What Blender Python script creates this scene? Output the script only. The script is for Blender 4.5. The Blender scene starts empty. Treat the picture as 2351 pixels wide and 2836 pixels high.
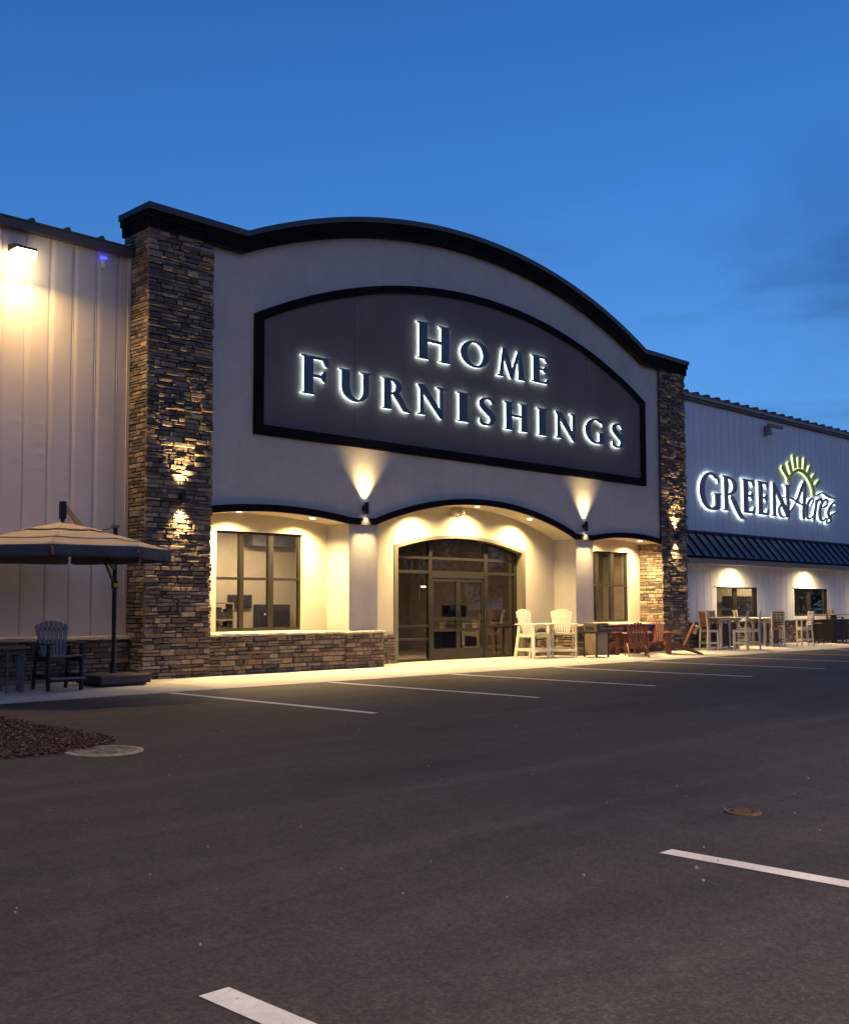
import bpy, bmesh, math, random
from mathutils import Vector, Matrix
R = math.radians
scene = bpy.context.scene
col = scene.collection

# ------------------------------------------------------------------ camera
cam_d = bpy.data.cameras.new('camera')
cam = bpy.data.objects.new('camera', cam_d); col.objects.link(cam)
yaw, pit, rol = 0.786375, 0.064019, -0.0022465
Fv = Vector((math.sin(yaw)*math.cos(pit), math.cos(yaw)*math.cos(pit), math.sin(pit)))
Rv = Vector((math.cos(yaw), -math.sin(yaw), 0.0)); Uv = Rv.cross(Fv)
c_, s_ = math.cos(rol), math.sin(rol)
Rr = Rv*c_ + Uv*s_; Ur = -Rv*s_ + Uv*c_
M = Matrix.Identity(4)
for i in range(3):
    M[i][0] = Rr[i]; M[i][1] = Ur[i]; M[i][2] = -Fv[i]
M[0][3], M[1][3], M[2][3] = -11.519, -19.315, 1.5
cam.matrix_world = M
cam_d.sensor_fit = 'HORIZONTAL'; cam_d.sensor_width = 36.0
cam_d.lens = 36.0*3039.9/2351.0
cam_d.shift_x = 0.00115; cam_d.shift_y = 0.0278
cam_d.clip_start = 0.1; cam_d.clip_end = 3000
scene.camera = cam

# ------------------------------------------------------------------ view, sky
scene.view_settings.view_transform = 'Standard'
scene.view_settings.look = 'None'
scene.view_settings.exposure = 0.0
scene.view_settings.gamma = 1.0
scene.cycles.use_denoising = True
scene.cycles.max_bounces = 8
scene.cycles.sample_clamp_indirect = 6.0

world = bpy.data.worlds.new("World"); scene.world = world; world.use_nodes = True
wt = world.node_tree; wt.nodes.clear()
def wn(t, **k):
    n = wt.nodes.new(t)
    for a, b in k.items(): setattr(n, a, b)
    return n
wl = wt.links.new
tc = wn('ShaderNodeTexCoord'); sx = wn('ShaderNodeSeparateXYZ'); wl(tc.outputs['Generated'], sx.inputs[0])
def ramp(t, stops):
    r = t.nodes.new('ShaderNodeValToRGB'); e = r.color_ramp.elements
    while len(e) > 1: e.remove(e[-1])
    e[0].position = stops[0][0]; e[0].color = (*stops[0][1], 1)
    for p, c in stops[1:]:
        x = e.new(p); x.color = (*c, 1)
    return r
def wmath(op, a, b=None, clamp=False):
    n = wn('ShaderNodeMath', operation=op, use_clamp=clamp)
    for i, v in enumerate((a, b)):
        if v is None: continue
        if isinstance(v, (int, float)): n.inputs[i].default_value = v
        else: wl(v, n.inputs[i])
    return n.outputs[0]
front = ramp(wt, [(0.0, (.15,.40,.86)), (.16, (.100,.325,.77)), (.27, (.068,.252,.68)), (.36, (.047,.205,.61)), (.5, (.028,.145,.47)), (.75, (.04,.11,.33)), (1.0, (.07,.12,.30))])
back = ramp(wt, [(0.0, (.17,.125,.14)), (.10, (.20,.16,.20)), (.2, (.44,.50,.78)), (.4, (.28,.42,.84)), (.75, (.12,.20,.42)), (1.0, (.08,.13,.30))])
wl(sx.outputs['Z'], front.inputs[0]); wl(sx.outputs['Z'], back.inputs[0])
# the last of the sunset glow stands behind the camera, to the left
bk = wmath('ADD', wmath('MULTIPLY', sx.outputs['Y'], -1.1), wmath('MULTIPLY', sx.outputs['X'], -.35))
bk = wmath('ADD', wmath('MULTIPLY', bk, .75), .30, True)
mixn = wn('ShaderNodeMix', data_type='RGBA'); wl(bk, mixn.inputs[0]); wl(front.outputs[0], mixn.inputs[6]); wl(back.outputs[0], mixn.inputs[7])
# side to side brightening and thin cloud veils low on the right
gain = wmath('ADD', wmath('MULTIPLY', sx.outputs['X'], .34), .80)
mp = wn('ShaderNodeMapping'); mp.inputs['Scale'].default_value = (1.6, 1.6, 6.5); wl(tc.outputs['Generated'], mp.inputs[0])
nz = wn('ShaderNodeTexNoise'); nz.inputs['Scale'].default_value = 2.1; nz.inputs['Detail'].default_value = 5; nz.inputs['Roughness'].default_value = .55; wl(mp.outputs[0], nz.inputs['Vector'])
cl = wmath('MULTIPLY', wmath('SUBTRACT', nz.outputs['Fac'], .46, True), 3.2, True)
side = wmath('MULTIPLY', wmath('SUBTRACT', sx.outputs['X'], .60, True), 3.6, True)
cl = wmath('MULTIPLY', wmath('MULTIPLY', cl, side), wmath('MULTIPLY', wmath('SUBTRACT', .40, sx.outputs['Z'], True), 7.0, True))
gain = wmath('MULTIPLY', gain, wmath('SUBTRACT', 1.0, wmath('MULTIPLY', cl, .60)))
# one soft darker cloud bank higher up on the right
dcl = (Fv + Rv*.352 + Uv*.235).normalized()
dp = wn('ShaderNodeVectorMath', operation='DOT_PRODUCT'); wl(tc.outputs['Generated'], dp.inputs[0]); dp.inputs[1].default_value = tuple(dcl)
msk = wmath('MULTIPLY', wmath('SUBTRACT', dp.outputs['Value'], .990, True), 100.0, True)
nz2 = wn('ShaderNodeTexNoise'); nz2.inputs['Scale'].default_value = 7; nz2.inputs['Detail'].default_value = 6; nz2.inputs['Roughness'].default_value = .5; wl(tc.outputs['Generated'], nz2.inputs['Vector'])
bank = wmath('MULTIPLY', msk, wmath('MULTIPLY', wmath('SUBTRACT', nz2.outputs['Fac'], .36, True), 4.0, True))
gain = wmath('MULTIPLY', gain, wmath('SUBTRACT', 1.0, wmath('MULTIPLY', bank, .25)))
vm = wn('ShaderNodeVectorMath', operation='SCALE'); wl(mixn.outputs[2], vm.inputs[0]); wl(gain, vm.inputs['Scale'])
bg = wn('ShaderNodeBackground'); wl(vm.outputs[0], bg.inputs['Color']); bg.inputs['Strength'].default_value = 1.0
wo = wn('ShaderNodeOutputWorld'); wl(bg.outputs[0], wo.inputs[0])

# ------------------------------------------------------------------ helpers
def tag(o, label=None, cat=None, group=None, kind=None):
    if label: o['label'] = label
    if cat: o['category'] = cat
    if group: o['group'] = group
    if kind: o['kind'] = kind
    return o
def empty(name, loc=(0,0,0), rz=0, label=None, cat=None, group=None):
    o = bpy.data.objects.new(name, None); col.objects.link(o)
    o.location = loc; o.rotation_euler = (0, 0, rz); o.empty_display_size = .2
    return tag(o, label, cat, group)
def copy_tree(o, parent=None):
    c = o.copy(); col.objects.link(c); c.parent = parent
    for ch in list(o.children): copy_tree(ch, c)
    return c
class MB:
    def __init__(s): s.v = []; s.f = []
    def add(s, vs, fs):
        b = len(s.v); s.v += [tuple(v) for v in vs]; s.f += [tuple(b+i for i in f) for f in fs]; return s
    def box(s, x0, x1, y0, y1, z0, z1):
        if x0 > x1: x0, x1 = x1, x0
        if y0 > y1: y0, y1 = y1, y0
        if z0 > z1: z0, z1 = z1, z0
        return s.add([(x0,y0,z0),(x1,y0,z0),(x1,y1,z0),(x0,y1,z0),(x0,y0,z1),(x1,y0,z1),(x1,y1,z1),(x0,y1,z1)],
            [(0,3,2,1),(4,5,6,7),(0,1,5,4),(1,2,6,5),(2,3,7,6),(3,0,4,7)])
    def bar(s, a, b, w, h, up=(0,0,1)):
        a = Vector(a); b = Vector(b); d = (b-a).normalized(); up = Vector(up)
        if abs(d.dot(up)) > .99: up = Vector((0,1,0))
        sd = d.cross(up).normalized(); u = sd.cross(d).normalized()
        sd = sd*(w/2); u = u*(h/2)
        return s.add([a-sd-u, a+sd-u, a+sd+u, a-sd+u, b-sd-u, b+sd-u, b+sd+u, b-sd+u],
            [(0,1,2,3),(7,6,5,4),(0,4,5,1),(1,5,6,2),(2,6,7,3),(3,7,4,0)])
    def cyl(s, a, b, r0, r1=None, n=16, cap=True):
        r1 = r0 if r1 is None else r1
        a = Vector(a); b = Vector(b); d = (b-a).normalized()
        t = Vector((0,0,1)) if abs(d.z) < .9 else Vector((1,0,0))
        u = d.cross(t).normalized(); w = d.cross(u).normalized()
        vs = []
        for p, r in ((a, r0), (b, r1)):
            for i in range(n):
                t = 2*math.pi*i/n; vs.append(p + u*(r*math.cos(t)) + w*(r*math.sin(t)))
        fs = [(i, i+n, (i+1) % n+n, (i+1) % n) for i in range(n)]
        if cap: fs += [tuple(range(n)), tuple(range(2*n-1, n-1, -1))]
        return s.add(vs, fs)
    def tube(s, pts, r, n=10):
        pts = [Vector(p) for p in pts]
        for i in range(len(pts)-1): s.cyl(pts[i], pts[i+1], r, r, n)
        return s
    def prism(s, poly, y0, y1):       # poly in (x, z), extruded along y
        n = len(poly)
        vs = [(x, y0, z) for x, z in poly] + [(x, y1, z) for x, z in poly]
        fs = [tuple(range(n)), tuple(range(2*n-1, n-1, -1))] + [(i, i+n, (i+1) % n+n, (i+1) % n) for i in range(n)]
        return s.add(vs, fs)
    def flat(s, poly, z0, z1):        # poly in (x, y), extruded along z
        n = len(poly)
        vs = [(x, y, z0) for x, y in poly] + [(x, y, z1) for x, y in poly]
        fs = [tuple(range(n-1, -1, -1)), tuple(range(n, 2*n))] + [(i, (i+1) % n, (i+1) % n+n, i+n) for i in range(n)]
        return s.add(vs, fs)
    def ribbon(s, top, bot, y0, y1):  # closed strip between two (x, z) curves
        n = len(top)
        vs = []
        for (x, z), (x2, z2) in zip(top, bot): vs += [(x,y0,z),(x,y1,z),(x2,y1,z2),(x2,y0,z2)]
        fs = []
        for i in range(n-1):
            a = 4*i; b = a+4
            for k in range(4): fs.append((a+k, b+k, b+(k+1) % 4, a+(k+1) % 4))
        fs += [(0,1,2,3), (4*n-1, 4*n-2, 4*n-3, 4*n-4)]
        return s.add(vs, fs)
    def build(s, name, mat, parent=None, smooth=False, bevel=0, loc=None, fix=True):
        me = bpy.data.meshes.new(name); me.from_pydata(s.v, [], s.f); me.update()
        if fix:
            bm = bmesh.new(); bm.from_mesh(me)
            bmesh.ops.recalc_face_normals(bm, faces=bm.faces)
            if any(len(f.verts) > 4 for f in bm.faces):
                bmesh.ops.triangulate(bm, faces=[f for f in bm.faces if len(f.verts) > 4])
            bm.to_mesh(me); bm.free()
        for m in (mat if isinstance(mat, (list, tuple)) else [mat]): me.materials.append(m)
        if smooth: me.polygons.foreach_set('use_smooth', [True]*len(me.polygons))
        o = bpy.data.objects.new(name, me); col.objects.link(o)
        if parent is not None: o.parent = parent
        if loc: o.location = loc
        if bevel:
            b = o.modifiers.new('bevel', 'BEVEL'); b.width = bevel; b.segments = 2; b.limit_method = 'ANGLE'
        return o

# ------------------------------------------------------------------ materials
def mat(name, base, rough=.6, metal=0, spec=.5, noise=None, bump=None, emit=None, coords='Object'):
    """noise=(scale, amount, detail) varies the colour; bump=(scale, strength, distance)"""
    m = bpy.data.materials.new(name); m.use_nodes = True
    t = m.node_tree; b = t.nodes['Principled BSDF']
    b.inputs['Base Color'].default_value = (*base, 1); b.inputs['Roughness'].default_value = rough
    b.inputs['Metallic'].default_value = metal; b.inputs['Specular IOR Level'].default_value = spec
    c = t.nodes.new('ShaderNodeTexCoord')
    if noise:
        sc, am, de = noise
        n = t.nodes.new('ShaderNodeTexNoise'); n.inputs['Scale'].default_value = sc; n.inputs['Detail'].default_value = de
        t.links.new(c.outputs[coords], n.inputs['Vector'])
        r = ramp(t, [(.3, tuple(x*(1-am) for x in base)), (.7, tuple(min(1, x*(1+am)) for x in base))])
        t.links.new(n.outputs['Fac'], r.inputs[0]); t.links.new(r.outputs[0], b.inputs['Base Color'])
    if bump:
        sc, st, di = bump
        n2 = t.nodes.new('ShaderNodeTexNoise'); n2.inputs['Scale'].default_value = sc; n2.inputs['Detail'].default_value = 6
        t.links.new(c.outputs[coords], n2.inputs['Vector'])
        bp = t.nodes.new('ShaderNodeBump'); bp.inputs['Strength'].default_value = st; bp.inputs['Distance'].default_value = di
        t.links.new(n2.outputs['Fac'], bp.inputs['Height']); t.links.new(bp.outputs[0], b.inputs['Normal'])
    if emit:
        b.inputs['Emission Color'].default_value = (*emit[0], 1); b.inputs['Emission Strength'].default_value = emit[1]
    return m
def stone_mat(name, stops, bumpst=.7):
    m = bpy.data.materials.new(name); m.use_nodes = True
    t = m.node_tree; b = t.nodes['Principled BSDF']; b.inputs['Roughness'].default_value = .85; b.inputs['Specular IOR Level'].default_value = .25
    g = t.nodes.new('ShaderNodeNewGeometry'); r = ramp(t, stops); r.color_ramp.interpolation = 'CONSTANT'
    t.links.new(g.outputs['Random Per Island'], r.inputs[0])
    c = t.nodes.new('ShaderNodeTexCoord'); n = t.nodes.new('ShaderNodeTexNoise'); n.inputs['Scale'].default_value = 9; n.inputs['Detail'].default_value = 7; n.inputs['Roughness'].default_value = .65
    t.links.new(c.outputs['Object'], n.inputs['Vector'])
    hr = ramp(t, [(.25, (.68,.68,.69)), (.75, (1.36,1.33,1.28))]); t.links.new(n.outputs['Fac'], hr.inputs[0])
    mx = t.nodes.new('ShaderNodeMix'); mx.data_type = 'RGBA'; mx.blend_type = 'MULTIPLY'; mx.inputs[0].default_value = 1
    t.links.new(r.outputs[0], mx.inputs[6]); t.links.new(hr.outputs[0], mx.inputs[7]); t.links.new(mx.outputs[2], b.inputs['Base Color'])
    n2 = t.nodes.new('ShaderNodeTexNoise'); n2.inputs['Scale'].default_value = 28; n2.inputs['Detail'].default_value = 8; t.links.new(c.outputs['Object'], n2.inputs['Vector'])
    bp = t.nodes.new('ShaderNodeBump'); bp.inputs['Strength'].default_value = bumpst; bp.inputs['Distance'].default_value = .02
    t.links.new(n2.outputs['Fac'], bp.inputs['Height']); t.links.new(bp.outputs[0], b.inputs['Normal'])
    return m
def glass_mat(name, tint, refl=.10, rough=0.0):
    m = bpy.data.materials.new(name); m.use_nodes = True; t = m.node_tree; t.nodes.clear()
    o = t.nodes.new('ShaderNodeOutputMaterial'); mx = t.nodes.new('ShaderNodeMixShader')
    tr = t.nodes.new('ShaderNodeBsdfTransparent'); tr.inputs[0].default_value = (*tint, 1)
    gl = t.nodes.new('ShaderNodeBsdfGlossy'); gl.inputs['Roughness'].default_value = rough; gl.inputs[0].default_value = (.9,.9,.9,1)
    fr = t.nodes.new('ShaderNodeLayerWeight'); fr.inputs['Blend'].default_value = .5
    pw = t.nodes.new('ShaderNodeMath'); pw.operation = 'POWER'; pw.inputs[1].default_value = 4.0; t.links.new(fr.outputs['Facing'], pw.inputs[0])
    ad = t.nodes.new('ShaderNodeMath'); ad.operation = 'MULTIPLY_ADD'; ad.inputs[1].default_value = .9; ad.inputs[2].default_value = refl; ad.use_clamp = True
    t.links.new(pw.outputs[0], ad.inputs[0]); t.links.new(ad.outputs[0], mx.inputs[0])
    t.links.new(tr.outputs[0], mx.inputs[1]); t.links.new(gl.outputs[0], mx.inputs[2]); t.links.new(mx.outputs[0], o.inputs[0])
    return m
def emit_mat(name, c, s):
    m = bpy.data.materials.new(name); m.use_nodes = True; t = m.node_tree; t.nodes.clear()
    o = t.nodes.new('ShaderNodeOutputMaterial'); e = t.nodes.new('ShaderNodeEmission'); e.inputs[0].default_value = (*c, 1); e.inputs[1].default_value = s
    t.links.new(e.outputs[0], o.inputs[0]); return m

WARM = (1.0, .68, .28)
M_ = {}
M_['stucco'] = mat('stucco', (.48,.46,.45), .9, noise=(1.3, .05, 4), bump=(95, .35, .006))
def streaks(m, amt=.12):      # faint weathering: soft patches and vertical run-off marks
    t = m.node_tree; b = t.nodes['Principled BSDF']; L = t.links.new; src = b.inputs['Base Color'].links[0].from_socket
    c = t.nodes.new('ShaderNodeTexCoord')
    for scl, k in (((3.2, 3.2, .16), amt*.30), ((.45, .45, .45), amt*.8), ((7, 7, 7), amt*.45)):
        mp_ = t.nodes.new('ShaderNodeMapping'); mp_.inputs['Scale'].default_value = scl; L(c.outputs['Object'], mp_.inputs[0])
        n = t.nodes.new('ShaderNodeTexNoise'); n.inputs['Scale'].default_value = 1.0; n.inputs['Detail'].default_value = 6; n.inputs['Roughness'].default_value = .6; L(mp_.outputs[0], n.inputs['Vector'])
        r = ramp(t, [(.30, (1-k,)*3), (.70, (1+k*.6,)*3)]); L(n.outputs['Fac'], r.inputs[0])
        x = t.nodes.new('ShaderNodeMix'); x.data_type = 'RGBA'; x.blend_type = 'MULTIPLY'; x.inputs[0].default_value = 1; L(src, x.inputs[6]); L(r.outputs[0], x.inputs[7]); src = x.outputs[2]
    L(src, b.inputs['Base Color'])
streaks(M_['stucco'])
M_['cream'] = mat('warm_lit_stucco', (.58,.53,.43), .85, noise=(1.1, .04, 4), bump=(110, .15, .004))  # recess stucco with the warm lamplight put into its colour
M_['black'] = mat('black_trim', (.008,.008,.011), .8, spec=.05, noise=(4, .2, 3))
M_['cap'] = mat('dark_blue_flashing', (.02,.028,.045), .45, metal=.3)
M_['panel'] = mat('dark_sign_panel', (.135,.118,.126), .85, noise=(.8, .10, 4), bump=(110, .25, .004))
streaks(M_['panel'], .09)
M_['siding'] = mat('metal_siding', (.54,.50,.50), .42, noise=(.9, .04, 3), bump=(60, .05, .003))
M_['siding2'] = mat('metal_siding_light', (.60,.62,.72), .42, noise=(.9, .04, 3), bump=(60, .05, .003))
M_['eave'] = mat('brown_eave_trim', (.06,.05,.055), .5)
M_['steelroof'] = mat('standing_seam_roof', (.018,.022,.040), .42, metal=.25, noise=(1.5, .15, 3))
M_['gutter'] = mat('grey_gutter', (.20,.17,.16), .5)
M_['bronze'] = mat('dark_bronze_frame', (.015,.013,.012), .5, metal=.2, noise=(5, .1, 2))
M_['trim'] = mat('olive_grey_trim', (.13,.12,.095), .7)
M_['ledge'] = mat('cast_stone_ledge', (.56,.47,.34), .8, noise=(6, .12, 6), bump=(30, .5, .012))
M_['mortar'] = mat('dark_mortar', (.020,.017,.016), .95)
SC = [(0.0, (0.130,0.103,0.089)), (.14, (0.219,0.177,0.149)), (.28, (0.097,0.084,0.076)), (.40, (0.276,0.225,0.175)), (.52, (0.164,0.131,0.109)), (.64, (0.193,0.148,0.125)), (.74, (0.310,0.259,0.201)), (.83, (0.113,0.102,0.098)), (.93, (0.230,0.144,0.114)), (.96, (0.194,0.176,0.159))]
M_['stone'] = stone_mat('ledge_stone', SC)
M_['glass'] = glass_mat('window_glass', (.80,.78,.72), .045)
M_['doorglass'] = glass_mat('tinted_door_glass', (.66,.62,.56), .07)
M_['white'] = mat('white_poly_lumber', (.74,.70,.60), .5, noise=(8, .05, 3))
M_['offwhite'] = mat('ivory_poly_lumber', (.66,.62,.55), .5, noise=(8, .06, 3))
M_['red'] = mat('cherry_poly_lumber', (.145,.048,.038), .5, noise=(7, .15, 3))
M_['brown'] = mat('cedar_poly_lumber', (.20,.085,.035), .5, noise=(7, .2, 3))
M_['darkbrown'] = mat('mahogany_poly_lumber', (.10,.045,.03), .5, noise=(7, .2, 3))
M_['slate'] = mat('slate_blue_poly_lumber', (.19,.205,.235), .55, noise=(7, .1, 3))
M_['blk_poly'] = mat('black_poly_lumber', (.016,.016,.018), .5, noise=(7, .2, 3))
M_['greypoly'] = mat('grey_poly_lumber', (.12,.115,.11), .55, noise=(7, .15, 3))
M_['lens'] = emit_mat('warm_lamp_lens', (1, .84, .58), 14)
M_['lens_hot'] = emit_mat('floodlight_lens', (1, .78, .42), 40)
M_['halo'] = emit_mat('white_letter_backlight', (.80, 1.0, .93), 13)
M_['halo2'] = emit_mat('cool_letter_backlight', (.78, 1.0, .98), 7)
M_['halog'] = emit_mat('yellow_green_ray_backlight', (.80, 1.0, .40), 3.5)
M_['letter'] = mat('navy_letter_face', (.050,.078,.135), .5)
M_['letter2'] = mat('charcoal_letter_face', (.24,.20,.23), .5)
M_['letterg'] = mat('olive_green_ray_face', (.52,.52,.16), .5)
M_['blackmetal'] = mat('black_metal', (.02,.02,.022), .4, metal=.5)
# ------------------------------------------------------------------ ground
def asphalt():
    m = bpy.data.materials.new('asphalt'); m.use_nodes = True; t = m.node_tree; b = t.nodes['Principled BSDF']
    c = t.nodes.new('ShaderNodeTexCoord'); L = t.links.new
    def nz(sc, de, ro=.5, vec=None):
        n = t.nodes.new('ShaderNodeTexNoise'); n.inputs['Scale'].default_value = sc; n.inputs['Detail'].default_value = de; n.inputs['Roughness'].default_value = ro
        L(vec or c.outputs['Object'], n.inputs['Vector']); return n.outputs['Fac']
    mp = t.nodes.new('ShaderNodeMapping'); mp.inputs['Scale'].default_value = (.22, 1.0, 1); mp.inputs['Rotation'].default_value = (0, 0, R(-8)); L(c.outputs['Object'], mp.inputs[0])
    big = nz(.16, 4); streak = nz(1.3, 5, .6, mp.outputs[0]); fine = nz(52, 4, .85); grit = t.nodes.new('ShaderNodeTexVoronoi'); grit.inputs['Scale'].default_value = 120; L(c.outputs['Object'], grit.inputs['Vector'])
    base = ramp(t, [(.22, (.041,.0345,.0315)), (.5, (.054,.0455,.0415)), (.78, (.069,.058,.053))]); L(big, base.inputs[0])
    st = ramp(t, [(.30, (.72,.72,.73)), (.5, (1,1,1)), (.70, (1.28,1.26,1.24))]); L(streak, st.inputs[0])
    fr = ramp(t, [(.30, (.40,.40,.40)), (.50, (1,1,1)), (.66, (2.0,1.95,1.9))]); L(fine, fr.inputs[0])
    gr = ramp(t, [(0.0, (1.9,1.8,1.7)), (.10, (1.5,1.45,1.4)), (.16, (1,1,1))]); L(grit.outputs['Distance'], gr.inputs[0])
    def mul(a, bb, f=1):
        x = t.nodes.new('ShaderNodeMix'); x.data_type = 'RGBA'; x.blend_type = 'MULTIPLY'; x.inputs[0].default_value = f
        L(a, x.inputs[6]); L(bb, x.inputs[7]); return x.outputs[2]
    o = mul(mul(mul(base.outputs[0], st.outputs[0]), fr.outputs[0]), gr.outputs[0], .35)
    # darker oily blotches and pale dusty arcs left by turning tyres
    bl = nz(.55, 6, .65); blr = ramp(t, [(.30, (.62,.61,.62)), (.42, (1,1,1))]); L(bl, blr.inputs[0]); o = mul(o, blr.outputs[0], .8)
    mid = nz(9, 5, .7); mr = ramp(t, [(.3, (.82,.82,.82)), (.7, (1.16,1.15,1.14))]); L(mid, mr.inputs[0]); o = mul(o, mr.outputs[0])
    wvv = t.nodes.new('ShaderNodeTexWave'); wvv.wave_type = 'RINGS'; wvv.rings_direction = 'Z'; wvv.inputs['Scale'].default_value = .55; wvv.inputs['Distortion'].default_value = 5; wvv.inputs['Detail'].default_value = 4; wvv.inputs['Detail Scale'].default_value = .7
    mp2 = t.nodes.new('ShaderNodeMapping'); mp2.inputs['Location'].default_value = (-14, 24, 0); L(c.outputs['Object'], mp2.inputs[0]); L(mp2.outputs[0], wvv.inputs['Vector'])
    wr = ramp(t, [(.55, (.98,.98,.98)), (.9, (1.045,1.04,1.04))]); L(wvv.outputs['Fac'], wr.inputs[0]); o = mul(o, wr.outputs[0])
    # pale lane joints of the paving machine and one dark cross joint
    wo_ = t.nodes.new('ShaderNodeTexNoise'); wo_.inputs['Scale'].default_value = .5; wo_.inputs['Detail'].default_value = 5; L(c.outputs['Object'], wo_.inputs['Vector'])
    ds = t.nodes.new('ShaderNodeVectorMath'); ds.operation = 'MULTIPLY_ADD'; ds.inputs[1].default_value = (.22, .30, 0); L(wo_.outputs['Color'], ds.inputs[0]); L(c.outputs['Object'], ds.inputs[2])
    sp = t.nodes.new('ShaderNodeSeparateXYZ'); L(ds.outputs[0], sp.inputs[0])
    def mth(op, a, b_=None):
        n = t.nodes.new('ShaderNodeMath'); n.operation = op
        for i, v in enumerate((a, b_)):
            if v is None: continue
            if isinstance(v, (int, float)): n.inputs[i].default_value = v
            else: L(v, n.inputs[i])
        return n.outputs[0]
    for axis, pos, wd, g in (('Y', -12.55, .22, 1.24), ('Y', -14.15, .20, 1.20), ('Y', -10.7, .20, 1.16), ('Y', -16.6, .12, 1.14), ('Y', -9.0, .25, 1.12), ('X', -3.22, .030, .62), ('Y', -15.02, .02, .72)):
        d_ = mth('ABSOLUTE', mth('SUBTRACT', sp.outputs[axis], pos))
        rr = ramp(t, [(0.0, (g, g, g*.995)), (1.0, (1,1,1))]); rr.color_ramp.interpolation = 'EASE'; L(mth('DIVIDE', d_, wd), rr.inputs[0])
        o = mul(o, rr.outputs[0], .9)
    # fine old crack lines
    cv = t.nodes.new('ShaderNodeTexVoronoi'); cv.feature = 'DISTANCE_TO_EDGE'; cv.inputs['Scale'].default_value = .11
    wv = t.nodes.new('ShaderNodeTexNoise'); wv.inputs['Scale'].default_value = .9; wv.inputs['Detail'].default_value = 6; L(c.outputs['Object'], wv.inputs['Vector'])
    ad = t.nodes.new('ShaderNodeVectorMath'); ad.operation = 'MULTIPLY_ADD'; ad.inputs[1].default_value = (1.6,1.6,0); L(wv.outputs['Color'], ad.inputs[0]); L(c.outputs['Object'], ad.inputs[2]); L(ad.outputs[0], cv.inputs['Vector'])
    cr = ramp(t, [(0.0, (.72,.72,.72)), (.0018, (1,1,1))]); L(cv.outputs['Distance'], cr.inputs[0])
    o = mul(o, cr.outputs[0], .8)
    L(o, b.inputs['Base Color']); b.inputs['Roughness'].default_value = .78; b.inputs['Specular IOR Level'].default_value = .35
    bp = t.nodes.new('ShaderNodeBump'); bp.inputs['Strength'].default_value = .55; bp.inputs['Distance'].default_value = .006; L(fine, bp.inputs['Height']); L(bp.outputs[0], b.inputs['Normal'])
    return m
M_['asphalt'] = asphalt()
M_['grassfar'] = mat('far_grass', (.035,.045,.02), .9, noise=(.5, .3, 5))
M_['concrete'] = mat('broom_finished_concrete', (.50,.465,.42), .85, noise=(2.2, .10, 7), bump=(60, .3, .004))
M_['paint'] = mat('white_road_paint', (.84,.80,.76), .7, noise=(26, .08, 6), bump=(70, .5, .004))
def worn(m):      # scuffs and chips that let the asphalt show through the paint
    t = m.node_tree; b = t.nodes['Principled BSDF']; L = t.links.new; src = b.inputs['Base Color'].links[0].from_socket
    c = t.nodes.new('ShaderNodeTexCoord'); n = t.nodes.new('ShaderNodeTexNoise'); n.inputs['Scale'].default_value = 34; n.inputs['Detail'].default_value = 8; n.inputs['Roughness'].default_value = .75; L(c.outputs['Object'], n.inputs['Vector'])
    r = ramp(t, [(.33, (.12,.11,.10)), (.40, (1,1,1))]); L(n.outputs['Fac'], r.inputs[0])
    n2 = t.nodes.new('ShaderNodeTexNoise'); n2.inputs['Scale'].default_value = 1.6; n2.inputs['Detail'].default_value = 4; L(c.outputs['Object'], n2.inputs['Vector'])
    r2 = ramp(t, [(.35, (.80,.79,.78)), (.6, (1,1,1))]); L(n2.outputs['Fac'], r2.inputs[0])
    for rr in (r, r2):
        x = t.nodes.new('ShaderNodeMix'); x.data_type = 'RGBA'; x.blend_type = 'MULTIPLY'; x.inputs[0].default_value = 1; L(src, x.inputs[6]); L(rr.outputs[0], x.inputs[7]); src = x.outputs[2]
    L(src, b.inputs['Base Color'])
worn(M_['paint'])
M_['mulch'] = mat('bark_mulch', (.085,.040,.026), .95, noise=(35, .55, 6), bump=(45, 1, .03))
tag(MB().box(-300, 300, -300, 300, -.6, -.05).build('ground', M_['grassfar']), kind='structure')
MB_lot = MB(); MB_lot.add([(-60,-60,-.01),(75,-60,-.01),(75,-2.5,-.01),(-60,-2.5,-.01)], [(0,1,2,3)])
tag(MB_lot.build('parking_lot', M_['asphalt']), kind='structure')
# pavement slabs with joints, rising gently to the wall
sw = MB(); x = -60.0; rnd = random.Random(4)
while x < 75:
    x1 = x + 2.4
    sw.add([(x+.007,-2.5,-.05),(x1-.007,-2.5,-.05),(x1-.007,1.6,-.05),(x+.007,1.6,-.05),(x+.007,-2.5,.0),(x1-.007,-2.5,.0),(x1-.007,0,.05),(x1-.007,1.6,.05),(x+.007,1.6,.05),(x+.007,0,.05)],
           [(4,5,6,9),(9,6,7,8),(0,1,5,4),(1,2,7,6,5),(3,0,4,9,8)])
    x = x1
tag(sw.build('sidewalk', M_['concrete']), kind='structure')
tag(MB().box(-60, 75, -2.497, 1.6, -.048, -.030).build('sidewalk_joint_base', M_['mortar']), kind='structure')
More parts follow.
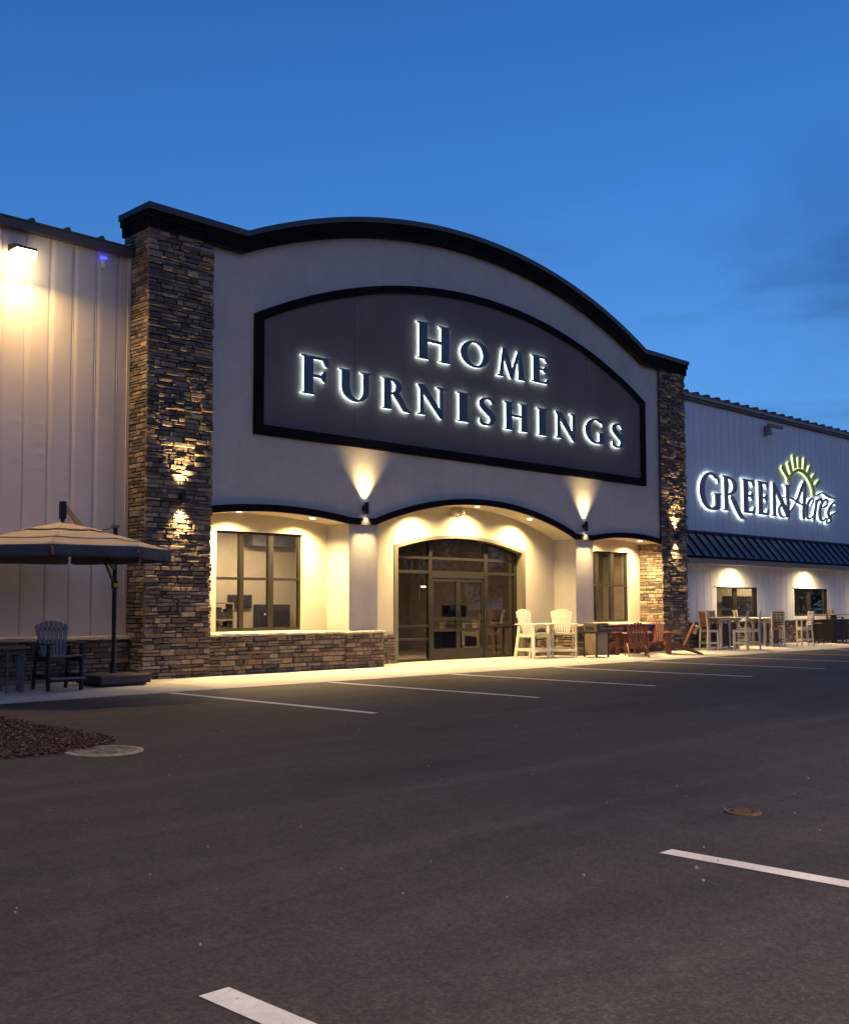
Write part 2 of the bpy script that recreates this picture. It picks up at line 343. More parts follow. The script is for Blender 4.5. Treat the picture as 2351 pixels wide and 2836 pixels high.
# painted bay lines: sheets 4 mm above the asphalt
def pline(x, y0, y1, w=.15, sk=.04):
    m = MB(); m.add([(x-w/2, y0, -.006), (x+w/2, y0+sk, -.006), (x+w/2, y1, -.006), (x-w/2, y1, -.006)], [(0,1,2,3)])
    tag(m.build('parking_line', M_['paint']), kind='structure')
for x, y0 in ((-.98,-7.85), (2.66,-7.85), (6.17,-7.8), (9.85,-7.78), (13.67,-7.6), (17.3,-7.7), (20.95,-7.7), (24.6,-7.7), (28.2,-7.7), (31.8,-7.7)):
    pline(x, y0, -2.515)
for x, y1 in ((-5.625, -15.525), (-8.985, -15.62), (-12.35, -15.7)):
    m = MB(); m.add([(x-.07, -21.5, -.006), (x+.07, -21.5, -.006), (x+.07, y1, -.006), (x-.07, y1, -.006)], [(0,1,2,3)])
    tag(m.build('parking_line', M_['paint']), kind='structure')
# mulch bed: a low bumpy mound with loose chips
rnd = random.Random(11)
edge = [(-4.92,-4.0), (-4.97,-5.0), (-5.03,-5.9), (-5.03,-6.9), (-5.02,-7.7), (-5.14,-8.05), (-5.43,-8.35), (-5.75,-8.55), (-6.1,-8.66), (-6.6,-8.62), (-7.4,-8.6), (-8.6,-8.6), (-9.4,-8.4), (-9.6,-7.8), (-9.6,-4.6), (-9.4,-3.9), (-8.9,-3.6), (-5.6,-3.55), (-5.1,-3.7)]
cx, cy = -7.3, -6.1
m = MB(); rings = 14; n = len(edge)*4
def ept(k):
    a = edge[(k//4) % len(edge)]; b = edge[(k//4+1) % len(edge)]; t = (k % 4)/4
    return a[0]*(1-t)+b[0]*t, a[1]*(1-t)+b[1]*t
vs = []
for r in range(rings+1):
    f = 1 - r/rings*.97
    for k in range(n):
        ex, ey = ept(k); j = rnd.uniform(-.02, .02) if r == 0 else 0
        vs.append((cx+(ex-cx)*f+j, cy+(ey-cy)*f+j, -.02 if r == 0 else -.006+.022*min(1, r/2)+rnd.uniform(-.012, .014)))
fs = [(r*n+k, r*n+(k+1) % n, (r+1)*n+(k+1) % n, (r+1)*n+k) for r in range(rings) for k in range(n)] + [tuple(rings*n+k for k in range(n))]
m.add(vs, fs)
for i in range(9000):
    k = rnd.randrange(n); ex, ey = ept(k); f = math.sqrt(rnd.random())*1.0
    f = max(.35, f)
    px, py = cx+(ex-cx)*f, cy+(ey-cy)*f
    if px < -7.6: continue
    z = .018 + rnd.uniform(-.005, .02) - (.015 if f > .93 else 0)
    a = rnd.uniform(0, math.pi); l = rnd.uniform(.012, .045); w = rnd.uniform(.005, .012); t = rnd.uniform(-.5, .5)
    dx, dy = math.cos(a)*l, math.sin(a)*l; ex2, ey2 = -math.sin(a)*w, math.cos(a)*w; dz = t*l; th = .006
    vv = [(px-dx-ex2, py-dy-ey2, z-dz), (px+dx-ex2, py+dy-ey2, z+dz), (px+dx+ex2, py+dy+ey2, z+dz), (px-dx+ex2, py-dy+ey2, z-dz)]
    m.add(vv+[(q[0], q[1], q[2]+th) for q in vv], [(4,5,6,7), (0,1,5,4), (1,2,6,5), (2,3,7,6), (3,0,4,7)])
def chip_mat():
    mm = stone_mat('bark_chips', [(0, (.10,.045,.028)), (.3, (.16,.070,.042)), (.55, (.22,.105,.062)), (.75, (.08,.042,.030)), (.86, (.34,.22,.14)), (.95, (.48,.35,.24))]); return mm
tag(m.build('mulch', chip_mat(), fix=False), 'reddish brown bark mulch bed with loose chips at the lot edge', 'mulch', kind='stuff')
# grit scattered on the asphalt
m = MB(); rnd = random.Random(5)
for i in range(260):
    px, py = rnd.uniform(-11, 6), rnd.uniform(-18.5, -4)
    s = rnd.uniform(.004, .012) if rnd.random() < .93 else rnd.uniform(.012, .02)
    a = [rnd.uniform(0, 6.28) for _ in range(3)]
    q = [Vector((math.cos(k*1.257+a[0])*s*rnd.uniform(.7,1.2), math.sin(k*1.257+a[0])*s*rnd.uniform(.7,1.2), 0)) for k in range(5)]
    b0 = [(px+v.x, py+v.y, -.0105) for v in q]; b1 = [(px+v.x*.6, py+v.y*.6, -.010+s*.8) for v in q]
    m.add(b0+b1, [(5,6,7,8,9)]+[(k, (k+1) % 5, (k+1) % 5+5, k+5) for k in range(5)])
tag(m.build('gravel', mat('pale_grit', (.24,.22,.20), .9)), 'small pale stones scattered over the asphalt', 'gravel', kind='stuff')
# covers
def cover(name, x, y, r, mt, mt2, label, rz=0):
    o = empty(name, (x, y, -.006), rz, label, 'manhole cover')
    def ring(r0, r1, z, n=48):
        q = MB(); vs = []
        for rr, zz in ((r0, z), (r1, z), (r1, -.004)):
            for k in range(n): vs.append((rr*math.cos(6.2832*k/n), rr*math.sin(6.2832*k/n), zz))
        q.add(vs, [(k, (k+1) % n, (k+1) % n+n, k+n) for k in range(n)] + [(k+n, (k+1) % n+n, (k+1) % n+2*n, k+2*n) for k in range(n)]); return q
    ring(r*.84, r, .010).build('frame', mt, o)
    d = MB(); n = 48
    d.cyl((0,0,-.003), (0,0,.0045), r*.84, n=n)
    for q in (.30, .55, .72):
        for k in range(n):
            a0, a1 = 6.2832*k/n, 6.2832*(k+.62 if q < .7 else k+1)/n
            w = r*.035
            d.add([(rr*math.cos(a), rr*math.sin(a), z) for z in (.0045, .009) for rr, a in ((r*q-w, a0), (r*q+w, a0), (r*q+w, a1), (r*q-w, a1))], [(4,5,6,7), (0,1,5,4), (1,2,6,5), (2,3,7,6), (3,0,4,7)])
    for k in range(10):
        a = 6.2832*k/10; d.bar((r*.05*math.cos(a), r*.05*math.sin(a), .007), (r*.27*math.cos(a), r*.27*math.sin(a), .007), .02*r/.38, .004)
    d.build('lid', mt2, o)
    for k in (0, 2.6): MB().box(-.025, .025, r*.62*math.cos(k)-.012, r*.62*math.cos(k)+.012, .009, .0105).build('pick_hole', M_['mortar'], o)
    return o
M_['iron_tan'] = mat('dusty_cast_iron', (.62,.47,.29), .8, noise=(14, .3, 6), bump=(50, .5, .004))
M_['iron_tan2'] = mat('worn_cast_iron', (.36,.27,.17), .8, noise=(10, .6, 6), bump=(50, .5, .004))
M_['iron_rust'] = mat('rusty_iron', (.15,.085,.055), .9, noise=(30, .5, 6), bump=(60, .7, .004))
cover('manhole_cover', -5.69, -8.79, .40, M_['iron_tan'], M_['iron_tan2'], 'dusty tan iron manhole cover beside the corner of the mulch bed')
cover('valve_cover', -4.15, -15.24, .125, M_['iron_rust'], M_['iron_rust'], 'small rusty iron valve cover set in the open asphalt', .4)
# ------------------------------------------------------------------ store building
def arcz(x, x0, x1, z0, sag):
    c = (x0+x1)/2; h = (x1-x0)/2
    if abs(x-c) >= h: return z0
    rad = (h*h+sag*sag)/(2*sag)
    return z0 + sag - rad + math.sqrt(max(0, rad*rad-(x-c)**2))
def wave_top(x):
    if x < 5.47: return max(3.58, arcz(x, 1.33, 5.47, 3.58, .155))
    if x < 6.27: return 3.58
    if x < 14.18: return max(3.58, arcz(x, 6.27, 14.18, 3.60, .715))
    if x < 15.02: return 3.58
    return max(3.58, arcz(x, 15.02, 18.92, 3.58, .155))
def par_top(x):
    b = 9.665 - .0045*x
    return b if x < 2.35 or x > 17.67 else arcz(x, 2.35, 17.67, b, 1.69)
def frange(a, b, n): return [a+(b-a)*i/n for i in range(n+1)]
B = empty('store_building', (0,0,0), 0, 'long furniture store with arched grey stucco entrance between stone columns and metal-sided wings', 'building')

# stone veneer: individual stones on a plane (o = origin, u = along, n = outward)
def stones(mb, o, u, n, w, z0, z1, seed, lo=.012, hi=.045, ends=(0, 0)):
    rnd = random.Random(seed); o = Vector(o); u = Vector(u); n = Vector(n); z = z0; drift = 0
    NX, NZ = 5, 4
    while z < z1-.03:
        h = rnd.choice((.055, .07, .08, .095, .10, .115, .13))
        if z+h > z1-.05: h = z1-z
        x = -ends[0]*rnd.uniform(.3, 1)
        W = w+ends[1]*rnd.uniform(.3, 1)
        while x < W-.01:
            l = rnd.uniform(.12, .42) if h > .07 else rnd.uniform(.16, .5)
            if x+l > W-.10: l = W-x
            sub = [(z, h)]
            if h > .105 and rnd.random() < .35: sub = [(z, h*.45), (z+h*.45, h*.55)]
            for zz, hh in sub:
                p = rnd.uniform(lo, hi); g = .0065; tilt = rnd.uniform(-.008, .008); tz = rnd.uniform(-.008, .008)
                rd = rnd.uniform(.008, .022)
                vs = []; jt = .004
                for j in range(NZ):
                    for i in range(NX):
                        fi, fj = i/(NX-1), j/(NZ-1)
                        # edge columns sit close to the border and are set back
                        fx = (0, .07, .5, .93, 1)[i]; fz = (0, .14, .86, 1)[j]
                        xx = x+g+(l-2*g)*fx; zt = zz+g+(hh-2*g)*fz
                        edge = (i in (0, NX-1)) or (j in (0, NZ-1))
                        d = p + tilt*(fi-.5)*2 + tz*(fj-.5)*2 + (rnd.uniform(-.007, .007) if not edge else 0) - (rd if edge else 0) + rnd.uniform(-jt, jt)
                        if not edge: zt += rnd.uniform(-.1, .1)*hh*.3
                        vs.append(o+u*(xx+rnd.uniform(-.003, .003))+n*d+Vector((0, 0, zt+rnd.uniform(-.0025, .0025))))
                ring = [0, 1, 2, 3, 4, 9, 14, 19, 18, 17, 16, 15, 10, 5]
                for k in ring:
                    q = vs[k]; vs.append(q - n*((q-o).dot(n)+.004))
                fs = [(j*NX+i, j*NX+i+1, (j+1)*NX+i+1, (j+1)*NX+i) for j in range(NZ-1) for i in range(NX-1)]
                m_ = len(ring)
                fs += [(ring[k], 20+k, 20+(k+1) % m_, ring[(k+1) % m_]) for k in range(m_)]
                mb.add(vs, fs)
            x += l
        z += h
    return mb
def stone_part(name, faces, core, parent=B):
    m = MB()
    for f in faces: stones(m, *f)
    o = m.build(name, M_['stone'], parent)
    if core:
        c = MB()
        for b in core: c.box(*b)
        c.build('mortar_bed', M_['mortar'], o)
    return o
XF, NF = (1,0,0), (0,-1,0)
# columns: front, outer side and the face towards the recess
stone_part('stone_column', [((0,.03,.03), XF, NF, 1.55, 0, 9.17, 1, .006, .062, (.03, .03)), ((.03,1.0,.04), (0,-1,0), (-1,0,0), .97, 0, 9.16, 2, .012, .035, (0, .02)),
    ((1.52,.03,.05), (0,1,0), (1,0,0), .9, 0, 3.5, 3)], [(.03,1.52,.032,.8,.0,9.3)])
stone_part('stone_column', [((18.63,.03,.05), XF, NF, 1.47, 0, 9.13, 5, .006, .062, (.03, .03)), ((18.66,.90,.05), (0,-1,0), (-1,0,0), .87, 0, 3.55, 6, .012, .035, (0, .02)),
    ((20.07,.03,.05), (0,1,0), (1,0,0), .68, 0, 9.13, 7, .01, .03)], [(18.66,20.07,.032,.95,.0,9.3)])
# stucco front
xs = sorted(set(frange(1.5, 5.47, 16) + frange(5.47, 6.27, 2) + frange(6.27, 14.18, 40) + frange(14.18, 15.02, 2) + frange(15.02, 18.66, 14) + [2.35, 17.67]))
MB().ribbon([(x, par_top(x)-.30) for x in xs], [(x, wave_top(x)-.10) for x in xs], .10, .75).build('stucco_front', M_['stucco'], B)
# projecting black band under it
MB().ribbon([(x, wave_top(x)) for x in xs], [(x, wave_top(x)-.155) for x in xs], .035, .13).build('wavy_band', M_['black'], B)
MB().ribbon([(x, wave_top(x)-.06) for x in xs], [(x, wave_top(x)-.15) for x in xs], .115, .92).build('soffit', M_['cream'], B)
# parapet cap: flashing, fascia, lower band
cx_ = sorted(set(frange(2.35, 17.67, 60)))
capo = MB().ribbon([(x, par_top(x)-.262) for x in [-.045]+cx_+[20.145]], [(x, par_top(x)-.475) for x in [-.045]+cx_+[20.145]], -.06, 1.02).build('parapet_cap', M_['black'], B)
MB().ribbon([(x, par_top(x)-.122) for x in [-.075]+cx_+[20.175]], [(x, par_top(x)-.262) for x in [-.075]+cx_+[20.175]], -.095, 1.05).build('fascia', M_['black'], capo)
MB().ribbon([(x, par_top(x)) for x in [-.10]+cx_+[20.20]], [(x, par_top(x)-.122) for x in [-.10]+cx_+[20.20]], -.14, 1.08).build('flashing', M_['cap'], capo)
# sign panel and its frame
px_ = frange(2.67, 17.83, 48)
def panel_loop(i):
    x0, x1, zb, zs, sg = 2.67+i, 17.83-i, 5.26+i*.92, 7.93-i*.42, 1.83-i*.35
    X = frange(x0, x1, 48)
    return [(x0, zb)] + [(x, arcz(x, x0-.001, x1+.001, zs, sg)) for x in X] + [(x1, zb)]
outer, inner = panel_loop(0), panel_loop(.245)
def loop_frame(outer, inner, y0, y1):
    m = MB(); n = len(outer); vs = []
    for a, b in zip(outer, inner): vs += [(a[0],y0,a[1]),(a[0],y1,a[1]),(b[0],y1,b[1]),(b[0],y0,b[1])]
    fs = []
    for i in range(n):
        p, q = 4*i, 4*((i+1) % n)
        for k in range(4): fs.append((p+k, q+k, q+(k+1) % 4, p+(k+1) % 4))
    return m.add(vs, fs)
loop_frame(outer, inner, .03, .13).build('sign_frame', M_['black'], B)
MB().prism(panel_loop(.12), .086, .13).build('sign_panel', M_['panel'], B)
for jx, jz in ((5.6, 8.9), (10.2, 9.4), (14.8, 8.85)): MB().box(jx, jx+.006, .084, .09, 5.6, jz).build('panel_joint', M_['letterg'] if 0 else M_['bronze'], B)

# piers
MB().box(5.46, 6.37, .10, .92, 0.85, 3.47).build('pier', M_['stucco'], B)
MB().box(14.20, 15.04, .10, .92, 0.85, 3.47).build('pier', M_['stucco'], B)
# back wall of the recess, with openings for the two windows and the arched door
m = MB()
def wallbox(x0, x1, z0, z1): m.box(x0, x1, .90, 1.10, z0, z1)
wallbox(1.5, 2.30, 0, 4.35); wallbox(4.73, 7.69, 0, 4.35); wallbox(12.84, 15.72, 0, 4.35); wallbox(18.10, 18.7, 0, 4.35)
wallbox(2.30, 4.73, 0, .94); wallbox(2.30, 4.73, 3.18, 4.35); wallbox(15.72, 18.10, 0, .98); wallbox(15.72, 18.10, 3.19, 4.35)
dx = frange(7.69, 12.84, 24)
def door_arch(x, i=0): return arcz(x, 7.67+i, 12.86-i, 3.055-i*.75, .345)
m.ribbon([(x, 4.35) for x in dx], [(x, door_arch(x)-.02) for x in dx], .90, 1.10)
m.build('recess_wall', M_['cream'], B)
# stone bases and ledges
stone_part('stone_base', [((1.55,.06,.05), XF, NF, 3.76, 0, .81, 11)], [(1.52,5.35,.062,.9,.0,.86)])
stone_part('stone_base', [((15.15,.06,.05), XF, NF, 3.5, 0, .82, 12)], [(15.1,18.66,.062,.9,.0,.87)])
stone_part('stone_base', [((5.30,.01,.05), XF, NF, 1.17, 0, .80, 13, .012, .04, (.02,.02)), ((5.33,.1,.05), (0,-1,0), (-1,0,0), .09, 0, .80, 14, .005, .02)], [(5.33,6.44,.012,.9,.0,.85)])
stone_part('stone_base', [((14.12,.01,.05), XF, NF, 1.10, 0, .83, 15, .012, .04, (.02,.02)), ((14.15,.88,.05), (0,-1,0), (-1,0,0), .87, 0, .83, 16, .01, .03, (0,.02))], [(14.15,15.2,.012,.9,.0,.88)])
stone_part('stone_base', [((6.46,.86,.05), XF, NF, 1.21, 0, .74, 17)], [(6.44,7.67,.862,.9,.0,.79)])
stone_part('stone_base', [((12.87,.86,.05), XF, NF, 1.26, 0, .80, 18)], [(12.87,14.15,.862,.9,.0,.85)])
def ledge(x0, x1, y0, y1, z0, z1, seed):
    rnd = random.Random(seed); m = MB(); x = x0
    while x < x1-.02:
        l = min(rnd.uniform(.55, .75), x1-x)
        if x1-x-l < .2: l = x1-x
        n = 6; vs = []
        for i in range(n+1):
            xx = x+.002+(l-.004)*i/n
            a, b, c = rnd.uniform(-.006, .006), rnd.uniform(-.005, .005), rnd.uniform(-.006, .006)
            vs += [(xx, y0+a+.008, z1), (xx, y0+c, (z0+z1)/2+b), (xx, y0+a+.004, z0+b), (xx, y1, z0+b), (xx, y1, z1+.012)]
        fs = []
        for i in range(n):
            p, q = 5*i, 5*i+5
            for k in range(5): fs.append((p+k, q+k, q+(k+1) % 5, p+(k+1) % 5))
        fs += [(0,1,2,3,4), (5*n+4, 5*n+3, 5*n+2, 5*n+1, 5*n)]
        m.add(vs, fs); x += l
    return m.build('ledge', M_['ledge'], B)
ledge(1.53, 5.29, -.015, .90, .862, .918, 1); ledge(5.26, 6.53, -.06, .12, .852, .908, 2); ledge(14.07, 15.2, -.06, .12, .885, .945, 3); ledge(15.2, 18.66, -.015, .90, .895, .95, 4)
ledge(-14, .04, .50, .76, .848, .91, 5)
stone_part('stone_base', [((-9,.64,.05), XF, NF, 9.05, 0, .80, 21, .012, .035)], [(-14,.03,.642,.9,.0,.85)])
stone_part('stone_base', [((20.1,.64,.05), XF, NF, 22.0, 0, .84, 22, .012, .035)], [(20.07,46,.642,.9,.0,.89)])
MB().box(20.1, 46, .575, .73, .892, .925).build('sill_flashing', M_['gutter'], B)

# metal siding with standing seams and shallow oil-can dents
def siding(name, x0, x1, z0, z1, first, step, mt, dent, seed, holes=()):
    rnd = random.Random(seed); m = MB(); lines = []
    k = math.floor((x0-first)/step)
    while first+k*step < x1: lines.append(first+k*step); k += 1
    lines.append(first+k*step)
    for a, b in zip(lines[:-1], lines[1:]):
        xa, xb = max(a+.006, x0), min(b-.006, x1)
        if xb-xa < .02: continue
        fx = [0, .012, .25, .5, .68, .8, .9, .988, 1]; nzs = int((z1-z0)/.055)+1 if dent else 2
        ph = [rnd.uniform(0, 6.28) for _ in range(4)]
        ranges = [(z0, z1)]
        for hx0, hx1, hz0, hz1 in holes:
            if xa < hx1-.01 and xb > hx0+.01: ranges = [(z0, hz0), (hz1, z1)]
        prs = [(xa, xb, ranges)]
        for hx0, hx1, hz0, hz1 in holes:      # split panels crossing a hole edge
            if xa < hx0 < xb: prs = [(xa, hx0, [(z0, z1)]), (hx0, xb, [(z0, hz0), (hz1, z1)])]
            if xa < hx1 < xb: prs = [(xa, hx1, [(z0, hz0), (hz1, z1)]), (hx1, xb, [(z0, z1)])]
        for pa, pb, rr in prs:
            for za, zb in rr:
                nn = max(2, int((zb-za)/.055)) if dent else 1
                vs = []
                dz = [rnd.uniform(-1, 1) for _ in range(nn+1)]
                for j in range(nn+1):
                    z = za+(zb-za)*j/nn
                    for i, f in enumerate(fx):
                        y = .72 + (.005 if i in (0, len(fx)-1) else 0)
                        if dent:
                            g = math.exp(-((f-.80)/.16)**2)
                            wv = .5*math.sin(z*21+ph[0]+2*math.sin(z*3.1+ph[1]))+.8*dz[j]
                            env = max(0, .55+.6*math.sin(z*1.7+ph[2]))
                            y += dent*(g*wv*env + .7*math.sin(z*1.1+ph[3])*math.sin(math.pi*f))
                        vs.append((pa+(pb-pa)*f, y, z))
                n = len(fx)
                m.add(vs, [(j*n+i, j*n+i+1, (j+1)*n+i+1, (j+1)*n+i) for j in range(nn) for i in range(n-1)])
        if b < x1: 
            if not any(h[0]-.01 < b < h[1]+.01 for h in holes): m.box(b-.0045, b+.0045, .714, .74, z0, z1)
    o = m.build(name, mt, B, smooth=False)
    me = o.data
    if dent: me.polygons.foreach_set('use_smooth', [len(p.vertices) == 4 and abs(p.normal.y) > .9 for p in me.polygons])
    return o
siding('metal_siding', -14, -.07, .90, 8.72, -2.719, .4876, M_['siding'], .0045, 3)
wh = [(23.15, 26.05, 1.07, 2.15), (28.98, 31.85, 1.07, 2.15), (34.9, 37.8, 1.07, 2.15)]
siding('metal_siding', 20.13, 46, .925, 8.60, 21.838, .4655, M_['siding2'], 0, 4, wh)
MB().box(-14, .03, .745, .9, 0, 8.8).build('wall_sheathing', M_['mortar'], B)
sh = MB()
xx = 20.07
for a, b, c, d in wh:
    sh.box(xx, a, .745, .9, 0, 8.7); sh.box(a, b, .745, .9, 0, c-.005); sh.box(a, b, .745, .9, d+.005, 8.7); xx = b
sh.box(xx, 46, .745, .9, 0, 8.7); sh.build('wall_sheathing', M_['mortar'], B)
MB().box(-.068, .0, .69, .74, .91, 8.7).build('corner_trim', M_['siding'], B)
# eaves and roofs
m = MB(); m.box(-14, -.03, .56, .74, 8.69, 8.885).build('eave_trim', M_['eave'], B)
MB().box(20.12, 46, .60, .74, 8.575, 8.66).build('eave_trim', M_['eave'], B)
MB().box(20.12, 46, .55, .72, 8.662, 8.80).build('gutter', M_['gutter'], B)
def roof(x0, x1, z, first, step, hh, flat):
    m = MB()
    m.add([(x0,.54,z),(x1,.54,z),(x1,24,z+1.5),(x0,24,z+1.5),(x0,.54,z-.03),(x1,.54,z-.03),(x1,24,z-.2),(x0,24,z-.2)], [(0,1,2,3),(4,7,6,5),(0,4,5,1),(1,5,6,2),(2,6,7,3),(3,7,4,0)])
    x = first
    while x > x0: x -= step
    x += step
    while x < x1-.05:
        w0, w1 = (.055, .022) if flat else (.10, .03)
        if x+w0 < x1 and x-w0 > x0: m.add([(x-w0,.53,z+.001),(x+w0,.53,z+.001),(x+w1,.53,z+hh),(x-w1,.53,z+hh),(x-w0,24,z+1.501),(x+w0,24,z+1.501),(x+w1,24,z+1.5+hh),(x-w1,24,z+1.5+hh)], [(0,1,2,3),(4,7,6,5),(0,4,5,1),(1,5,6,2),(2,6,7,3),(3,7,4,0)])
        x += step
    return m.build('roof', M_['steelroof'] if not flat else M_['eave'], B)
roof(-14, -.0, 8.887, -2.209, .733, .062, True); roof(20.1, 46, 8.803, 21.874, .695, .085, False)
MB().box(-14, 46, 23.6, 24, 0, 8.6).box(-14, -13.8, .9, 23.6, 0, 8.6).box(45.8, 46, .9, 23.6, 0, 8.6).build('rear_wall', M_['siding'], B)
MB().box(.05, 20.05, .80, 23.5, 8.9, 9.0).build('roof', M_['steelroof'], B)

# awning along the right wing
aw = MB(); aw.add([(20.12,.70,3.995),(46,.70,3.995),(46,.00,3.155),(20.12,.00,3.155),(20.12,.70,3.93),(46,.70,3.93),(46,.0,3.10),(20.12,.0,3.10)], [(0,1,2,3),(4,7,6,5),(0,4,5,1),(1,5,6,2),(2,6,7,3),(3,7,4,0)])
A = aw.build('awning', M_['steelroof'], B)
x = 21.726-.5727*2
while x < 45.9:
    if x > 20.16: MB().add([(x-.016,.69,3.985),(x+.016,.69,3.985),(x+.016,-.005,3.15),(x-.016,-.005,3.15),(x-.016,.69,4.045),(x+.016,.69,4.045),(x+.016,-.005,3.205),(x-.016,-.005,3.205)], [(4,5,6,7),(0,3,2,1),(0,1,5,4),(1,2,6,5),(2,3,7,6),(3,0,4,7)]).build('rib', M_['black'], A)
    x += .5727
MB().box(20.12, 46, .66, .715, 4.01, 4.075).build('top_flashing', M_['cap'], A)
MB().box(20.12, 46, -.03, .03, 3.07, 3.145).build('drip_edge', M_['black'], A)
g = MB(); g.box(20.12, 33.9, -.045, .02, 2.90, 3.068); g.box(33.905, 46, -.045, .02, 2.90, 3.068); g.build('gutter', M_['gutter'], A)
MB().box(20.12, 46, .021, .715, 2.935, 2.96).build('soffit', M_['siding2'], A)

# windows -------------------------------------------------------------
def window(name, x0, x1, z0, z1, mull, rails, y=1.0, bar=.055, gm='glass', head=.05, foot=.07):
    w = empty(name, (x0, y, z0)); w.parent = B
    f = MB(); W, H = x1-x0, z1-z0; D = .09
    f.box(0, bar, 0, D, 0, H); f.box(W-bar, W, 0, D, 0, H); f.box(bar, W-bar, 0, D, 0, foot); f.box(bar, W-bar, 0, D, H-head, H)
    for a, b in mull: f.box(a-x0, b-x0, -.012, D, foot, H-head)
    for a, b in rails:
        segs = [bar]+[v-x0 for ab in mull for v in ab]+[W-bar]
        for s0, s1 in zip(segs[::2], segs[1::2]): f.box(s0, s1, 0, D, a-z0, b-z0)
    f.build('frame', M_['bronze'], w)
    MB().box(bar*.5, W-bar*.5, .045, .053, foot*.5, H-head*.5).build('pane', M_[gm], w)
    return w
window('window', 2.30, 4.73, .945, 3.18, [(2.995,3.10), (3.795,3.93)], [(2.09,2.15)])
window('window', 15.72, 18.10, .985, 3.19, [(16.42,16.52), (17.20,17.34)], [(2.09,2.155)])
for a, b, c, d in wh:
    w = window('window', a, b, c, d, [((a+b)/2-.09, (a+b)/2+.09)], [], y=.80, bar=.10)
    MB().box(a-.12-a, b+.10-a, -.105, -.075, d-c, d-c+.035).build('hood', M_['siding2'], w)
# arched entrance -------------------------------------------------------
dxx = frange(7.67, 12.86, 24)
D0 = empty('entrance', (0,0,0)); D0.parent = B
def arch_loop(i):
    X = frange(7.67+i, 12.86-i, 24)
    return [(7.67+i, .052)]+[(x, arcz(x, 7.67+i-.001, 12.86-i+.001, 3.055-i*.5, .345-i*.12)) for x in X]+[(12.86-i, .052)]
o_, i_ = arch_loop(0), arch_loop(.135)
def open_frame(o, i, y0, y1): return MB().ribbon(o, i, y0, y1)
open_frame(o_, i_, .882, 1.22).build('surround', M_['trim'], D0)
i2 = arch_loop(.235)
open_frame([(a[0]+(.001 if k < 13 else -.001), a[1]-.001) for k, a in enumerate(i_)], i2, 1.10, 1.20).build('arched_frame', M_['bronze'], D0)
fb = MB(); X0, X1 = 7.90, 12.63
za = lambda x: arcz(x, 7.90, 12.63, 2.93, .32)
for a, b in ((9.135,9.25), (11.325,11.455)): fb.box(a, b, 1.09, 1.20, .055, za((a+b)/2)+.02)
for s0, s1 in ((X0,9.135), (9.25,11.325), (11.455,X1)):
    fb.box(s0, s1, 1.10, 1.20, 2.735, 2.80); fb.box(s0, s1, 1.10, 1.20, 2.355, 2.435)
for z0, z1 in ((.945,1.0), (.60,.655), (.055,.115)): fb.box(X0, 9.135, 1.10, 1.20, z0, z1)
for z0, z1 in ((.915,.965), (.055,.115)): fb.box(11.455, X1, 1.10, 1.20, z0, z1)
fb.box(9.25, 11.325, 1.10, 1.20, 2.25, 2.355)
fb.build('mullions', M_['bronze'], D0)
g = MB()
gx = frange(7.86, 12.67, 24)
g.ribbon([(x, arcz(x, 7.86, 12.67, 2.93, .36)) for x in gx], [(x, 2.40) for x in gx], 1.145, 1.153)
g.box(7.88, 9.19, 1.145, 1.153, .08, 2.39); g.box(11.39, 12.65, 1.145, 1.153, .08, 2.39)
g.build('pane', M_['doorglass'], D0)
for x0, x1, hs in ((9.255,10.285,1), (10.29,11.32,-1)):
    d = empty('door', (x0, 1.115, .058)); d.parent = B; W = x1-x0; f = MB()
    st = .075
    f.box(0, st, 0, .06, 0, 2.185); f.box(W-st, W, 0, .06, 0, 2.185)
    for z0, z1 in ((2.10,2.185), (1.05,1.125), (.755,.83), (0,.30)): f.box(st, W-st, 0, .06, z0, z1)
    f.build('leaf', M_['bronze'], d)
    MB().box(st*.6, W-st*.6, .026, .034, .2, 2.14).build('pane', M_['doorglass'], d)
    h = MB(); hx = W-st/2 if hs == 1 else st/2
    h.tube([(hx,-.0,.95), (hx,-.055,.95), (hx,-.055,1.28), (hx,0,1.28)], .011)
    h.build('handle', M_['blackmetal'], d)
    for zz in (.15, 1.1, 2.0): MB().cyl((0 if hs == 1 else W, -.012, zz-.05), (0 if hs == 1 else W, -.012, zz+.05), .012).build('hinge', M_['blackmetal'], d)

# rooms behind the glass ------------------------------------------------
M_['roomwall'] = mat('interior_beige_wall', (.36,.31,.235), .9, noise=(.6, .06, 3))
M_['roomdark'] = mat('interior_brown_wall', (.17,.14,.115), .9, noise=(.6, .1, 3))
M_['roomfloor'] = mat('interior_floor', (.14,.10,.07), .5)
M_['dark'] = mat('dark_interior_joinery', (.028,.025,.028), .5, noise=(6, .3, 5))
M_['screen'] = mat('switched_off_screen', (.022,.022,.028), .35)
M_['ceil'] = mat('interior_ceiling', (.10,.09,.10), .9)
M_['paper'] = mat('white_paper', (.62,.56,.46), .8)
def room(x0, x1, y0, y1, h, wm):
    w = MB(); w.box(x0-.1, x0, y0, y1, 0, h); w.box(x1, x1+.1, y0, y1, 0, h); w.box(x0-.1, x1+.1, y1, y1+.1, 0, h)
    w.build('room_wall', wm, B)
    MB().box(x0-.1, x1+.1, y0, y1+.1, h, h+.1).build('room_ceiling', M_['ceil'], B)
    MB().box(x0-.1, x1+.1, y0, y1+.1, .0, .045).build('room_floor', M_['roomfloor'], B)
room(1.7, 7.4, 1.105, 3.9, 3.5, M_['roomwall'])
room(7.62, 14.2, 1.23, 7.0, 3.8, M_['roomdark'])
room(14.45, 21.0, 1.105, 3.6, 3.5, M_['roomwall'])
room(20.5, 42, .92, 3.6, 3.2, M_['roomwall'])
